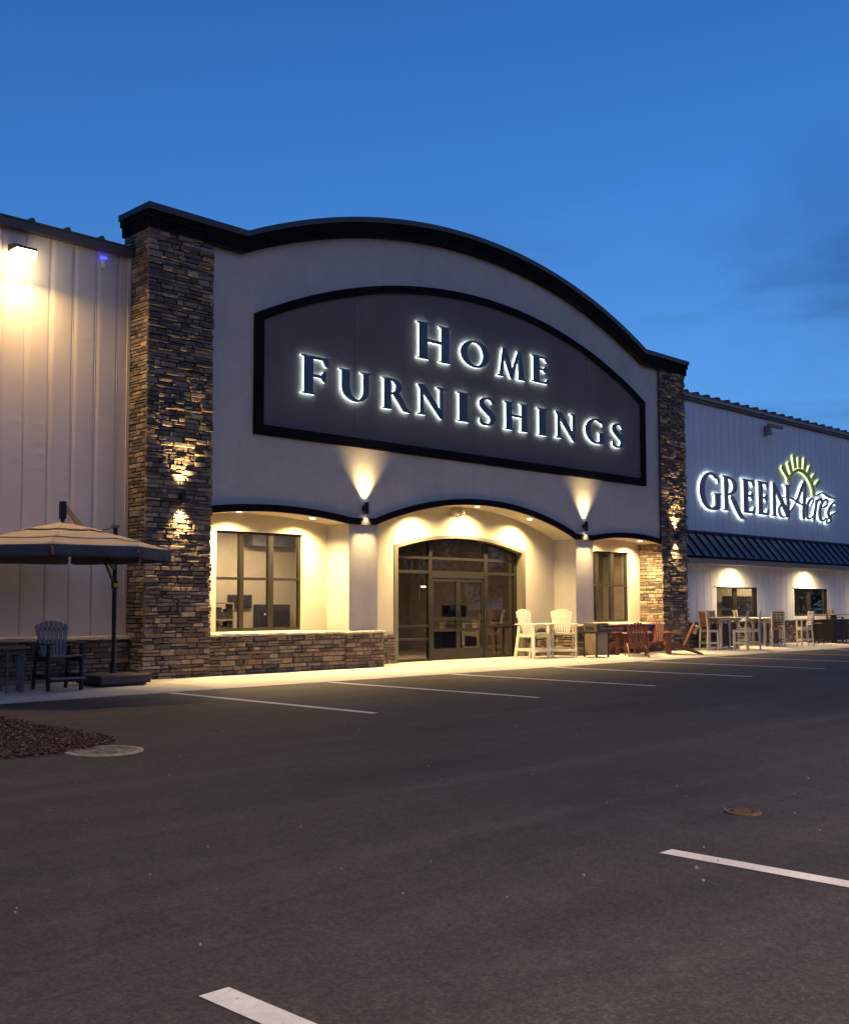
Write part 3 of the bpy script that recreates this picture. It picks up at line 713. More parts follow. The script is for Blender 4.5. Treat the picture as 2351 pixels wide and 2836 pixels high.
def lamp_area(name, loc, sx_, sy_, power, c, rot=(0,0,0)):
    l = bpy.data.lights.new(name, 'AREA'); l.shape = 'RECTANGLE'; l.size = sx_; l.size_y = sy_; l.energy = power; l.color = c
    o = bpy.data.objects.new(name, l); col.objects.link(o); o.location = loc; o.rotation_euler = rot; return o
lamp_area('ceiling_light', (4.4, 2.4, 3.45), 2.4, .3, 300, (1, .80, .56))
lamp_area('ceiling_light', (10.3, 4.6, 3.75), 2.4, .3, 300, (1, .80, .56))
lamp_area('ceiling_light', (16.6, 2.4, 3.45), 2.0, .3, 260, (1, .80, .56))
lamp_area('ceiling_light', (24.6, 2.3, 3.15), 2.0, .3, 260, (1, .80, .56))
lamp_area('ceiling_light', (30.6, 2.3, 3.15), 2.0, .3, 260, (1, .80, .56))
# a few furnishings seen through the glass
tv = empty('television', (5.05, 3.88, 1.62), 0, 'black flat screen on the beige wall behind the left entrance window', 'television')
MB().box(-.36, .36, -.05, 0, -.17, .17).build('bezel', M_['dark'], tv); MB().box(-.34, .34, -.056, -.051, -.15, .15).build('screen', M_['screen'], tv)
cb = empty('cabinet', (5.95, 3.70, .045), 0, 'dark closed cabinet against the wall behind the left entrance window', 'cabinet')
MB().box(-.47, .47, -.16, .16, 0, 1.50).build('carcass', M_['dark'], cb)
MB().box(-.45, -.005, -.185, -.162, .04, 1.47).build('door', M_['screen'], cb); MB().box(.005, .45, -.185, -.162, .04, 1.47).build('door', M_['screen'], cb)
MB().cyl((-.36,-.20,1.25), (-.36,-.186,1.25), .025).build('knob', M_['white'], cb)
MB().box(5.2, 7.39, 3.55, 3.895, 3.05, 3.495).build('ceiling_bulkhead', M_['ceil'], B)
bs = empty('bookcase', (4.05, 3.55, .045), 0, 'low brown bookcase with boxes at the left edge of the left entrance window', 'bookcase')
m = MB(); m.box(-.5,-.46,-.16,.16,0,1.55); m.box(.46,.5,-.16,.16,0,1.55)
for z in (0, .4, .75, 1.1, 1.51): m.box(-.46,.46,-.16,.16,z,z+.04)
m.build('shelves', M_['roomdark'], bs)
m = MB(); rnd = random.Random(2)
for z in (.44, .79, 1.14):
    x = -.44
    while x < .38:
        w_ = rnd.uniform(.05, .16); m.box(x, x+w_-.01, -.1, .1, z, z+rnd.uniform(.15, .29)); x += w_
m.build('boxes', M_['dark'], bs)
dk = empty('reception_desk', (11.35, 2.15, .045), 0, 'dark reception desk with a pale top behind the entrance doors', 'desk')
MB().box(-.95, .95, -.3, .3, 0, .74).build('counter', M_['dark'], dk); MB().box(-1.0, 1.0, -.34, .34, .742, .785).build('top', M_['ledge'], dk)
for i, (x, y) in enumerate(((11.05, 2.2), (11.55, 2.15))):
    mo = empty('computer_monitor', (x, y, .831), (-.2, .35)[i], ('computer monitor on the left of the reception desk behind the doors', 'computer monitor on the right of the reception desk behind the doors')[i], 'monitor', 'monitors on the reception desk')
    MB().box(-.1, .1, -.08, .08, 0, .012).cyl((0,.02,.012), (0,.02,.4), .02).build('stand', M_['dark'], mo)
    MB().box(-.24, .24, -.02, .02, .36, .68).build('screen', M_['screen'], mo)
for i, (x, w_, h_) in enumerate(((10.75, .40, .20), (12.05, .30, .26))):
    pb = empty('paper_box', (x, 1.98, .831), 0, ('wide white carton at the left end of the reception desk', 'tall white carton at the right end of the reception desk')[i], 'carton')
    MB().box(-w_/2, w_/2, -.1, .1, 0, h_*.8).build('box', M_['paper'], pb); MB().box(-w_/2-.008, w_/2+.008, -.108, .108, h_*.8, h_).build('lid', M_['paper'], pb)
pl_ = empty('reflected_lamp', (10.32, 2.6, 1.66), 0, 'small lit lamp with a cream shade, added for a lamp reflection in the left pane beside the doors', 'lamp')  # added lamp, stands for a lamp reflected in the pane
MB().cyl((0,0,.0), (0,0,.32), .035, .06, 16).build('shade', M_['paper'], pl_)
MB().cyl((.10,0,.36), (.10,0,.40), .07, .07, 16).build('bulb', M_['lens'], pl_)
MB().tube([(.0,0,.32), (.05,0,.45), (.05,0,2.2)], .008).build('cord', M_['dark'], pl_)
tb = empty('side_table', (13.1, 2.1, .045), 0, 'dark display table behind the right pane beside the entrance doors', 'table')
MB().box(-.5, .5, -.3, .3, .80, .84).build('top', M_['dark'], tb)
for sx_ in (-.45, .45):
    for sy_ in (-.25, .25): MB().box(sx_-.03, sx_+.03, sy_-.03, sy_+.03, 0, .80).build('leg', M_['dark'], tb)
os_ = empty('step_stool', (12.85, 2.0, .886), 0, 'small orange-red stool standing on the display table behind the glass', 'stool')
MB().box(-.12, .12, -.08, .08, .17, .19).build('seat', M_['red'], os_)
for sx_ in (-1, 1): MB().bar((sx_*.09, 0, .17), (sx_*.13, 0, 0), .1, .02, (1,0,0)).build('leg', M_['red'], os_)
for i, x in enumerate((29.3, 36.0)):
    c = empty('cabinet', (x, 3.2, .045), 0, ('dark display cabinet seen through the window nearest the right stone column', 'dark display cabinet seen through the far right window')[i], 'cabinet')
    MB().box(-1.1, 1.1, -.2, .2, 0, 1.82).build('carcass', M_['dark'], c)
    mm = MB(); rr = random.Random(i)
    for k in range(26):
        px, pz = rr.uniform(-1.05, .95), rr.uniform(.9, 1.7); s = rr.uniform(.02, .07); mm.box(px, px+s*1.6, -.215, -.201, pz, pz+s)
    mm.build('goods', M_['roomdark'], c)
# ------------------------------------------------------------------ lamps the photograph shows
def spot(parent, loc, aim, power, size, blend, c=WARM, rad=.03, name='lamp'):
    l = bpy.data.lights.new(name, 'SPOT'); l.energy = power; l.spot_size = R(size); l.spot_blend = blend; l.color = c; l.shadow_soft_size = rad
    o = bpy.data.objects.new(name, l); col.objects.link(o); o.location = loc
    o.rotation_euler = Vector(aim).to_track_quat('-Z', 'Y').to_euler()
    if parent is not None: o.parent = parent
    return o
def sconce(x, y, label, z0=3.68, up=680, dn=1000):
    o = empty('wall_sconce', (x, y, 0), 0, label, 'wall light', 'up and down wall lights on the entrance front')
    MB().box(-.055, .055, -.012, 0, z0+.08, z0+.20).build('mounting_plate', M_['blackmetal'], o)
    MB().box(-.02, .02, -.05, -.010, z0+.11, z0+.17).build('bracket', M_['blackmetal'], o)
    m = MB(); n = 20; cy = -.10; r = .052
    m.cyl((0,cy,z0+.0), (0,cy,z0+.28), r, n=n, cap=False); m.cyl((0,cy,z0+.0), (0,cy,z0+.28), r-.006, n=n, cap=False)
    m.cyl((0,cy,z0+.10), (0,cy,z0+.18), r-.002, n=n)
    m.build('housing', M_['blackmetal'], o)
    MB().cyl((0,cy,z0+.262), (0,cy,z0+.266), r-.008, n=n).build('lens', M_['lens'], o)
    MB().cyl((0,cy,z0+.014), (0,cy,z0+.018), r-.008, n=n).build('lens', M_['lens'], o)
    spot(o, (0,cy,z0+.275), (0,.06,1), up, 88, 1.0, rad=.05); spot(o, (0,cy,z0+.004), (0,.05,-1), dn, 84, .8, rad=.05)
    return o
sconce(5.93, .10, 'black cylinder wall light on the pier left of the entrance doors')
sconce(14.60, .10, 'black cylinder wall light on the pier right of the entrance doors')
sconce(.80, -.02, 'black cylinder wall light on the left stone column', 3.60, 600, 460)
sconce(19.36, -.02, 'black cylinder wall light on the right stone column', 3.60, 600, 460)
def wb(x): return wave_top(x)-.155
def downlight(x, y, z, label, power, tilt=0, size=146, group='recessed lights in the entrance soffit'):
    o = empty('recessed_light', (x, y, z), 0, label, 'ceiling light', group)
    if tilt: o.rotation_euler = (0, tilt, 0)
    m = MB(); n = 24; vs = []
    for rr, zz in ((.095, .0), (.095, -.008), (.075, -.010), (.07, .0)):
        for k in range(n): vs.append((rr*math.cos(6.2832*k/n), rr*math.sin(6.2832*k/n), zz))
    m.add(vs, [(a*n+k, a*n+(k+1) % n, (a+1)*n+(k+1) % n, (a+1)*n+k) for a in range(3) for k in range(n)])
    m.build('trim_ring', M_['white'], o)
    MB().cyl((0,0,-.002), (0,0,-.006), .074, n=24).build('lens', M_['lens'], o)
    spot(o, (0,0,-.03), (0,.05,-1), power, size, 1.0, WARM, .06)
    return o
P = 1150
for x, t in ((2.53, 'recessed light over the left entrance window, beside the stone column'), (4.58, 'recessed light over the left entrance window, nearer the pier'),
             (8.15, 'recessed light over the left pane of the entrance, hidden behind the black band'), (10.25, 'recessed light at the crown of the entrance arch'), (12.45, 'recessed light over the right side of the entrance arch'),
             (15.95, 'recessed light over the right entrance window, beside the pier'), (17.93, 'recessed light over the right entrance window, beside the stone column')):
    s = (wb(x+.05)-wb(x-.05))/.1
    downlight(x, .38, wb(x)+.001, t, P, -math.atan(s))
for x, t in ((24.15, 'recessed light under the awning over the first right window'), (29.85, 'recessed light under the awning over the second right window'), (35.8, 'recessed light under the awning over the third right window')):
    downlight(x, .15, 2.934, t, 820, 0, 168, 'recessed lights under the awning')
# emergency light over the doors
e = empty('emergency_light', (9.98, .90, 3.97), 0, 'white emergency light with two heads above the entrance doors', 'emergency light')
MB().box(-.17, .17, -.07, 0, -.05, .06).build('housing', M_['offwhite'], e, bevel=.01)
for s in (-1, 1): MB().cyl((s*.10,-.07,.03), (s*.14,-.17,.05), .045, .06).build('lamp_head', M_['offwhite'], e)
# flood light high on the left wing
f = empty('flood_light', (-2.47, .72, 8.16), 0, 'glaring warm wall floodlight high on the left metal wing', 'floodlight')
MB().box(-.09, .09, -.16, .0, .06, .22).build('arm', M_['bronze'], f)
MB().add([(-.20,-.52,.09),(.20,-.52,.09),(.20,-.14,.19),(-.20,-.14,.19),(-.20,-.52,.04),(.20,-.52,.04),(.20,-.14,.04),(-.20,-.14,.04)], [(0,1,2,3),(4,7,6,5),(0,4,5,1),(1,5,6,2),(2,6,7,3),(3,7,4,0)]).build('housing', M_['bronze'], f)
MB().box(-.19, .19, -.535, -.16, -.10, .036).build('lens', M_['lens_hot'], f, bevel=.02)
lf = lamp_area('lamp', (-2.47, .39, 8.05), .30, .18, 230, (1.0, .60, .20)); lf.parent = f; lf.location = (0, -.47, -.14); lf.rotation_euler = (R(-34), R(0), 0)
# little sensor with a blue light
s = empty('motion_sensor', (-.64, .70, 8.34), 0, 'slim white sensor with a glowing blue top under the left eave', 'sensor')
MB().box(-.035, .035, -.04, .0, 0, .19).build('body', M_['white'], s, bevel=.008)
MB().box(-.06, .06, -.05, .0, .20, .235).build('light', emit_mat('blue_led', (.02, .03, 1.0), 7), s)
# security camera on the right wing
k = empty('security_camera', (26.95, .70, 7.95), 0, 'grey security camera on a bracket high on the right wing', 'camera')
MB().add([(-.13,-.22,0),(.13,-.22,0),(.13,0,0),(-.13,0,0),(-.09,-.16,.34),(.09,-.16,.34),(.09,0,.34),(-.09,0,.34)], [(0,3,2,1),(4,5,6,7),(0,1,5,4),(1,2,6,5),(2,3,7,6),(3,0,4,7)]).build('junction_box', M_['gutter'], k)
MB().bar((0,-.10,.36), (.12,-.30,.36), .05, .06).build('bracket', M_['gutter'], k)
MB().cyl((-.12,-.16,.36), (.42,-.46,.27), .075, .075, 16).build('camera_body', M_['gutter'], k)
MB().cyl((.42,-.46,.27), (.435,-.469,.2675), .055, .055, 16).build('lens', M_['screen'], k)
# bell box / outlet by the entrance stone
u = empty('outlet_box', (13.35, .80, .42), 0, 'small grey outlet cover on the stone between the two white chairs', 'outlet')
MB().box(-.05, .05, -.03, .03, -.08, .08).build('cover', M_['gutter'], u, bevel=.01)

# parking lot lamps on tall poles, unseen behind the camera, added to warm the asphalt
def added_lot_lamp(x, y, label, power):
    o = empty('added_lot_lamp', (x, y, -.01), 0, label, 'street lamp', 'added parking lot pole lamps')
    MB().cyl((0,0,0), (0,0,.75), .28, n=20).build('footing', M_['concrete'], o)
    MB().cyl((0,0,.75), (0,0,8.9), .075, .05, 14).build('pole', M_['blackmetal'], o)
    MB().box(-.03, .03, 0, .6, 8.72, 8.80).build('arm', M_['blackmetal'], o)
    MB().box(-.20, .20, .5, 1.1, 8.72, 8.84).build('housing', M_['blackmetal'], o, bevel=.02)
    MB().box(-.15, .15, .55, 1.05, 8.705, 8.718).build('lens', M_['lens'], o)
    l = lamp_area('lamp', (0, .8, 8.69), .3, .5, power, (1.0, .74, .48)); l.parent = o; l.data.spread = R(138)
added_lot_lamp(-13.5, -27, 'tall added parking lot lamp unseen behind the camera, on the left', 2900)
added_lot_lamp(1.5, -27, 'tall added parking lot lamp unseen behind the camera, on the right', 3500)
# ------------------------------------------------------------------ lettering (serif capitals drawn as outlines, unit cap height)
def catmull(pts, n=5):
    out = []
    P = [pts[0]]+list(pts)+[pts[-1]]
    for i in range(1, len(P)-2):
        for k in range(n):
            t = k/n
            out.append(tuple(.5*((2*b)+(-a+c)*t+(2*a-5*b+4*c-d)*t*t+(-a+3*b-3*c+d)*t**3) for a, b, c, d in zip(P[i-1], P[i], P[i+1], P[i+2])))
    out.append(tuple(pts[-1])); return out
def stroke(pts, n=5, closed=False):
    """(x, z, width) centre line -> two edge curves"""
    p = catmull(pts, n) if len(pts) > 2 else list(pts)
    L, Rr_ = [], []
    for i, (x, z, w) in enumerate(p):
        a = p[max(0, i-1)]; b = p[min(len(p)-1, i+1)]
        dx, dz = b[0]-a[0], b[1]-a[1]; l = math.hypot(dx, dz) or 1
        nx, nz_ = -dz/l, dx/l
        L.append((x+nx*w/2, z+nz_*w/2)); Rr_.append((x-nx*w/2, z-nz_*w/2))
    return ('rib', L, Rr_)
def serif(x, z, w, up):       # slab serif with sloping shoulders; up=+1 serif sits at the bottom
    h = .042
    return ('poly', [(x-w/2, z), (x+w/2, z), (x+w/2, z+up*h*.55), (x+w*.20, z+up*h*1.7), (x-w*.20, z+up*h*1.7), (x-w/2, z+up*h*.55)])
def stem(x, w, z0=0, z1=1, sw=.34):
    return [('poly', [(x-w/2, z0), (x+w/2, z0), (x+w/2, z1), (x-w/2, z1)]), serif(x, z0, sw, 1), serif(x, z1, sw, -1)]
SW = .195
def ell(cx, cz, rx, rz, wx, wz, a0=0, a1=360, n=28):
    L, Q = [], []
    for i in range(n+1):
        a = R(a0+(a1-a0)*i/n)
        L.append((cx+rx*math.cos(a), cz+rz*math.sin(a))); Q.append((cx+(rx-wx)*math.cos(a), cz+(rz-wz)*math.sin(a)))
    return ('rib', L, Q)
def glyph(ch):
    w = SW
    if ch == 'I': return .36, stem(.18, w)
    if ch == 'H': return .98, stem(.18, w)+stem(.80, w)+[('poly', [(.27,.49),(.71,.49),(.71,.565),(.27,.565)])]
    if ch == 'E': return .66, stem(.18, w, sw=.34)+[('poly', [(.2,0),(.60,0),(.645,.20),(.60,.20),(.53,.07),(.2,.07)]), ('poly', [(.2,1),(.2,.93),(.49,.93),(.56,.80),(.60,.80),(.60,1)]),
        ('poly', [(.2,.48),(.44,.48),(.50,.40),(.535,.40),(.535,.64),(.50,.64),(.44,.55),(.2,.55)])]
    if ch == 'F': return .66, stem(.18, w)+[('poly', [(.2,1),(.2,.93),(.53,.93),(.60,.77),(.645,.77),(.645,1)]), ('poly', [(.2,.46),(.48,.46),(.55,.36),(.59,.36),(.59,.64),(.55,.64),(.48,.53),(.2,.53)])]
    if ch == 'O': return 1.0, [ell(.5, .5, .48, .52, .185, .075)]
    if ch == 'U': return .92, [serif(.18, 1, .34, -1), serif(.74, 1, .30, -1), ('poly', [(.08,.40),(.275,.40),(.275,1),(.08,1)]), ('poly', [(.675,.40),(.80,.40),(.80,1),(.675,1)]),
        ('rib', [(.08+.36-.36*math.cos(R(a)), .42-.44*math.sin(R(a))) for a in range(0, 181, 10)], [(.275+.20-.20*math.cos(R(a)), .42-.355*math.sin(R(a))) for a in range(0, 181, 10)])]
    if ch == 'R': return .86, stem(.18, w)+[ell(.27, .735, .36, .265, .17, .07, -92, 92, 16), ('poly', [(.2,.93),(.30,.93),(.30,1),(.2,1)]), ('poly', [(.36,.50),(.54,.54),(.80,.09),(.92,.0),(.92,-.03),(.70,-.02)])]
    if ch == 'N': return 1.02, [('poly', [(.13,0),(.21,0),(.21,.92),(.13,.92)]), serif(.17, 0, .30, 1), ('poly', [(.04,1),(.245,1),(.86,.10),(.86,-.05),(.80,-.05),(.13,.86)]), ('poly', [(.78,.0),(.86,.0),(.86,1),(.78,1)]), serif(.82, 1, .30, -1)]
    if ch == 'M': return 1.18, [('poly', [(.12,0),(.205,0),(.31,.88),(.26,1)]), serif(.16, 0, .28, 1), ('poly', [(.26,1),(.36,1),(.62,.26),(.62,-.01),(.57,-.01),(.25,.80)]), ('poly', [(.57,-.01),(.62,-.01),(.92,1),(.87,1),(.58,.20)]), ('poly', [(.84,1),(.95,1),(1.10,.0),(.89,.0)]), serif(.995, 0, .34, 1)]
    if ch == 'G': return .96, [ell(.52, .5, .50, .52, .185, .075, 52, 300, 26), stroke([(.52+.455*math.cos(R(52)), .5+.48*math.sin(R(52)), .10), (.845, .84, .05), (.855, .74, .03)], 3),
        ('poly', [(.705,.05),(.89,.05),(.89,.44),(.705,.44)]), serif(.797, .46, .32, -1), stroke([(.60, .022, .075), (.74, .035, .085), (.88, .10, .08)], 4)]
    if ch == 'S': return .66, [stroke([(.545,.80,.03), (.53,.90,.075), (.43,.965,.075), (.30,.965,.08), (.15,.90,.12), (.105,.76,.17), (.19,.63,.19), (.34,.51,.195), (.50,.37,.19), (.545,.23,.16), (.48,.08,.12), (.34,.025,.08), (.18,.03,.08), (.085,.10,.085), (.065,.23,.03)], 4)]
def pieces_mesh(pieces, x0, z0, s, y0, y1, grow=0.0):
    m = MB()
    for k, p in enumerate(pieces):
        d = .0012*k
        T = lambda q: (x0+q[0]*s, z0+q[1]*s)
        if p[0] == 'poly': m.prism([T(q) for q in p[1]], y0-d, y1+d*.3)
        else: m.ribbon([T(q) for q in p[1]], [T(q) for q in p[2]], y0-d, y1+d*.3)
    return m
def letter(parent, name, pieces, x0, z0, s, y0, y1, mt, halo, wx=1.0):
    if wx != 1.0:
        pieces = [(p[0],)+tuple([(q[0]*wx, q[1]) for q in l] for l in p[1:]) for p in pieces]
    o = pieces_mesh(pieces, x0, z0, s, y0, y1).build(name, mt, parent)
    b = pieces_mesh(pieces, x0, z0, s, y1+.004, y1+.008).build('backlight', halo, o)
    return o
S1 = empty('lit_sign', (0,0,0), 0, 'backlit navy serif letters reading HOME FURNISHINGS on the dark arched panel', 'sign')
# each letter: left edge, baseline, cap height, right edge, as mounted on the panel
rows = [('H',7.62,7.73,.935,8.85), ('O',9.23,7.81,.69,10.32), ('M',10.66,7.73,.79,11.86), ('E',12.13,7.78,.765,12.90),
        ('F',3.93,6.33,.885,4.70), ('U',5.06,6.34,.72,6.07), ('R',6.42,6.30,.765,7.37), ('N',7.61,6.30,.765,8.65), ('I',9.07,6.295,.765,9.56), ('S',9.94,6.31,.745,10.54), ('H',10.96,6.295,.77,11.96), ('I',12.36,6.29,.77,12.81), ('N',13.17,6.30,.77,14.20), ('G',14.62,6.33,.73,15.58), ('S',15.96,6.32,.735,16.55)]
for ch, x0, z0, h, x1 in rows:
    adv, pc = glyph(ch)
    xs_ = [q[0] for p in pc for l in p[1:] for q in l]; a, b = min(xs_), max(xs_)
    wx = (x1-x0)/((b-a)*h)
    letter(S1, 'letter', pc, x0-a*h*wx, z0, h, -.035, .030, M_['letter'], M_['halo'], wx)

# second sign: serif GREEN, script word and a rising sun
S2 = empty('lit_sign', (0,0,0), 0, 'backlit GREEN Acres sign with an olive half sun and rays above the dark awning', 'sign')
YA, YB_ = .60, .665
for ch, x0, z0, h, x1 in (('G',22.02,4.86,1.29,23.42), ('E',24.95,4.88,1.25,25.87), ('E',26.07,4.88,1.25,26.92)):
    adv, pc = glyph(ch)
    if ch == 'E': pc = pc[:1]+[serif(.18,0,.30,1), serif(.18,1,.34,-1)]+pc[3:]
    xs_ = [q[0] for p in pc for l in p[1:] for q in l]; a, b = min(xs_), max(xs_); wx = (x1-x0)/((b-a)*h)
    letter(S2, 'letter', pc, x0-a*h*wx, z0, h, YA, YB_, M_['letter2'], M_['halo2'], wx)
# R with a long swept leg
pc = [('poly', [(23.68,4.89),(23.90,4.89),(23.90,6.12),(23.68,6.12)]), serif(23.80,4.88,.50,1), serif(23.76,6.13,.44,-1), ell(23.92,5.78,.60,.345,.23,.085,-94,92,18), ('poly',[(23.8,6.05),(24.0,6.05),(24.0,6.122),(23.8,6.122)]),
      stroke([(24.12,5.42,.13),(24.34,5.22,.20),(24.58,4.96,.21),(24.82,4.74,.17),(25.02,4.66,.08),(25.20,4.665,.03)], 5)]
letter(S2, 'letter', pc, 0, 0, 1, YA, YB_, M_['letter2'], M_['halo2'])
pc = [('poly', [(27.28,4.89),(27.46,4.89),(27.46,5.95),(27.28,6.14)]), serif(27.37,4.87,.44,1), ('poly', [(27.28,6.17),(27.36,6.17),(28.50,5.12),(28.56,4.87),(28.38,4.87),(27.30,6.0)]), ('poly', [(28.36,4.95),(28.55,4.95),(28.55,6.13),(28.36,6.13)]), serif(28.45,6.15,.52,-1)]
letter(S2, 'letter', pc, 0, 0, 1, YA, YB_, M_['letter2'], M_['halo2'])
def script(name, strokes, mt=M_['letter2']):
    letter(S2, name, [stroke(s, 5) for s in strokes], 0, 0, 1, YA-.012, YB_-.004, mt, M_['halo2'])
script('swash', [[(27.90,5.58,.03),(28.10,5.65,.05),(28.40,5.68,.05),(28.75,5.65,.06),(29.15,5.57,.07),(29.55,5.47,.06),(29.85,5.44,.05),(30.12,5.46,.03)],
                 [(27.92,5.38,.07),(27.76,5.24,.10),(27.72,5.10,.11),(27.78,4.96,.10),(27.96,4.885,.06),(28.16,4.90,.05),(28.36,4.97,.05),(28.70,5.19,.05),(28.95,5.37,.05),(29.17,5.56,.05)]])
script('letter', [[(29.17,5.56,.07),(29.40,5.80,.10),(29.62,6.08,.12),(29.86,6.41,.06)], [(29.87,6.42,.08),(29.87,6.10,.18),(29.82,5.60,.19),(29.76,5.15,.17),(29.76,4.90,.15)]])
script('letter', [[(30.38,5.46,.03),(30.56,5.58,.06),(30.64,5.71,.05),(30.50,5.76,.06),(30.28,5.66,.10),(30.08,5.44,.14),(29.99,5.20,.16),(30.05,5.00,.11),(30.22,4.94,.06),(30.40,4.98,.05),(30.60,5.08,.04)]])
script('letter', [[(30.90,5.74,.12),(30.84,5.45,.14),(30.72,5.15,.14),(30.62,4.89,.12)], [(30.84,5.52,.05),(31.0,5.70,.08),(31.18,5.78,.11),(31.38,5.75,.12)]])
script('letter', [[(31.26,5.45,.04),(31.50,5.47,.06),(31.76,5.55,.08),(31.88,5.68,.08),(31.80,5.79,.06),(31.60,5.77,.08),(31.38,5.64,.12),(31.20,5.40,.16),(31.14,5.18,.16),(31.22,4.98,.12),(31.42,4.92,.07),(31.62,4.98,.05),(31.76,5.07,.03)]])
script('letter', [[(32.72,5.64,.06),(32.60,5.71,.07),(32.42,5.70,.06),(32.20,5.58,.08),(32.02,5.42,.12),(31.94,5.26,.14),(32.02,5.13,.14),(32.16,5.03,.12),(32.14,4.93,.08),(31.96,4.87,.06),(31.76,4.86,.09),(31.80,4.95,.05),(32.0,5.08,.05),(32.26,5.20,.06),(32.52,5.29,.06),(32.74,5.36,.04)]])
script('swash', [[(30.88,5.90,.04),(31.10,5.97,.06),(31.38,6.05,.06),(31.60,6.04,.08),(31.88,5.97,.10),(32.20,5.92,.08),(32.50,5.90,.05),(32.74,5.91,.03)]])
letter(S2, 'sun_arc', [stroke([(28.50,6.27,.16),(28.66,6.47,.12),(28.90,6.65,.11),(29.27,6.79,.11),(29.60,6.82,.12),(29.97,6.74,.14),(30.27,6.58,.15),(30.50,6.38,.16),(30.65,6.15,.17),(30.72,5.86,.19)], 5)], 0, 0, 1, YA-.006, YB_, M_['letterg'], M_['halog'])
for a, b in (((28.08,6.85),(28.53,6.46)), ((28.62,7.07),(28.82,6.69)), ((29.05,7.38),(29.17,6.87)), ((29.55,7.33),(29.52,6.91)), ((30.06,7.36),(29.93,6.87)), ((30.52,7.06),(30.24,6.74)), ((30.90,6.76),(30.60,6.53)), ((31.28,6.54),(30.84,6.26))):
    letter(S2, 'sun_ray', [stroke([(a[0],a[1],.17), (b[0],b[1],.15)], 1)], 0, 0, 1, YA, YB_, M_['letterg'], M_['halog'])
# ------------------------------------------------------------------ outdoor furniture
def gz(y): return .02*(y+2.5) if y < 0 else .05
def place(o, x, y, rz): o.location = (x, y, gz(y)); o.rotation_euler = (0, 0, rz); return o
def face(dx, dy):            # angle that turns a thing built facing -y towards (dx, dy)
    return math.atan2(dy, dx)+math.pi/2
def fan_slats(W0, W1, H, n, y0, z0, lean, crown, gap=.019, t=.020):
    """fan back: n slats widening upwards, arched top; returns MB in the plane leaning back"""
    m = MB()
    def P(u, v, d): # u across, v up the back, d thickness
        return (u, y0+v*math.sin(lean)+d*math.cos(lean), z0+v*math.cos(lean)-d*math.sin(lean))
    for i in range(n):
        a0, a1 = -1+2*i/n, -1+2*(i+1)/n
        def top(a): return H-crown*(a*a)
        k = 3; L = []; Q = []
        for s, a in ((1, a0), (-1, a1)):
            pass
        xb0, xb1 = a0*W0/2+gap/2, a1*W0/2-gap/2; xt0, xt1 = a0*W1/2+gap/2, a1*W1/2-gap/2
        am = (a0+a1)/2
        poly = [(xb0, 0), (xb1, 0), (xt1, top(a1)), ((xt0+xt1)/2, top(am)+.004), (xt0, top(a0))]
        vs = [P(u, v, 0) for u, v in poly]+[P(u, v, t) for u, v in poly]; nn = 5
        m.add(vs, [tuple(range(nn)), tuple(range(2*nn-1, nn-1, -1))]+[(j, j+nn, (j+1) % nn+nn, (j+1) % nn) for j in range(nn)])
    return m
def balcony_chair(name, label, frame, slat, group=None, seat=.68, W=.60, arm=.90, H=.72, table=None):
    """tall fan-back deck chair facing -y, origin on the ground under the seat"""
    o = empty(name, (0,0,0), 0, label, 'chair', group)
    D = .26
    # legs: upright front ones carry the arms, rear ones slope back
    for s in (-1, 1):
        x = s*(W/2+.02)
        MB().box(x-.02, x+.02, -D-.05, -D+.05, 0, arm-.025).build('leg', frame, o, bevel=.006)
        MB().bar((x, D-.02, arm-.06), (x, D+.13, 0.0), .038, .09, (0,1,0)).build('leg', frame, o, bevel=.006)
        MB().box(x-.07, x+.07, -D-.12, D+.10, arm-.025, arm).build('armrest', frame, o, bevel=.008)
        MB().box(s*(W/2)-.019, s*(W/2)-.001 if s < 0 else s*(W/2)+.0, -D-.02, D+.06, seat-.12, seat-.02).build('side_rail', frame, o)
        MB().box(x-.018, x+.018, -D+.05, D+.08, .20, .28).build('stretcher', frame, o)
    m = MB()
    for i in range(6):
        y = -D-.07+i*.098; z = seat-.018*i*.6
        m.box(-W/2, W/2, y, y+.088, z-.022, z)
    m.build('seat', slat, o, bevel=.004)
    fan_slats(.42, .64, H, 7, D-.07, seat-.06, .26, .10).build('backrest', slat, o, bevel=.003)
    m = MB(); yb = D-.07+.30*math.sin(.26)+.03
    for ya, zb_, hh in ((yb, arm-.02, .07), (yb+.06, seat+.42, .06)): MB().box(-.27, .27, ya, ya+.028, zb_, zb_+hh).build('back_brace', frame, o)
    m = MB(); m.box(-W/2-.04, W/2+.04, -D-.085, -D-.05, .17, .21)
    m.build('footrest_support', frame, o)
    MB().box(-W/2-.03, W/2+.03, -D-.18, -D-.05, .21, .235).build('footrest', slat, o, bevel=.004)
    MB().box(-W/2, W/2, D+.075, D+.10, .20, .27).build('stretcher', frame, o)
    if table:
        MB().box(W/2+.09, W/2+.58, -D-.02, D+.02, arm-.024, arm+.003).build('table_shelf', frame, o, bevel=.008)
        MB().box(W/2+.09, W/2+.58, -.02, .02, arm-.09, arm-.026).build('shelf_rail', frame, o)
    return o
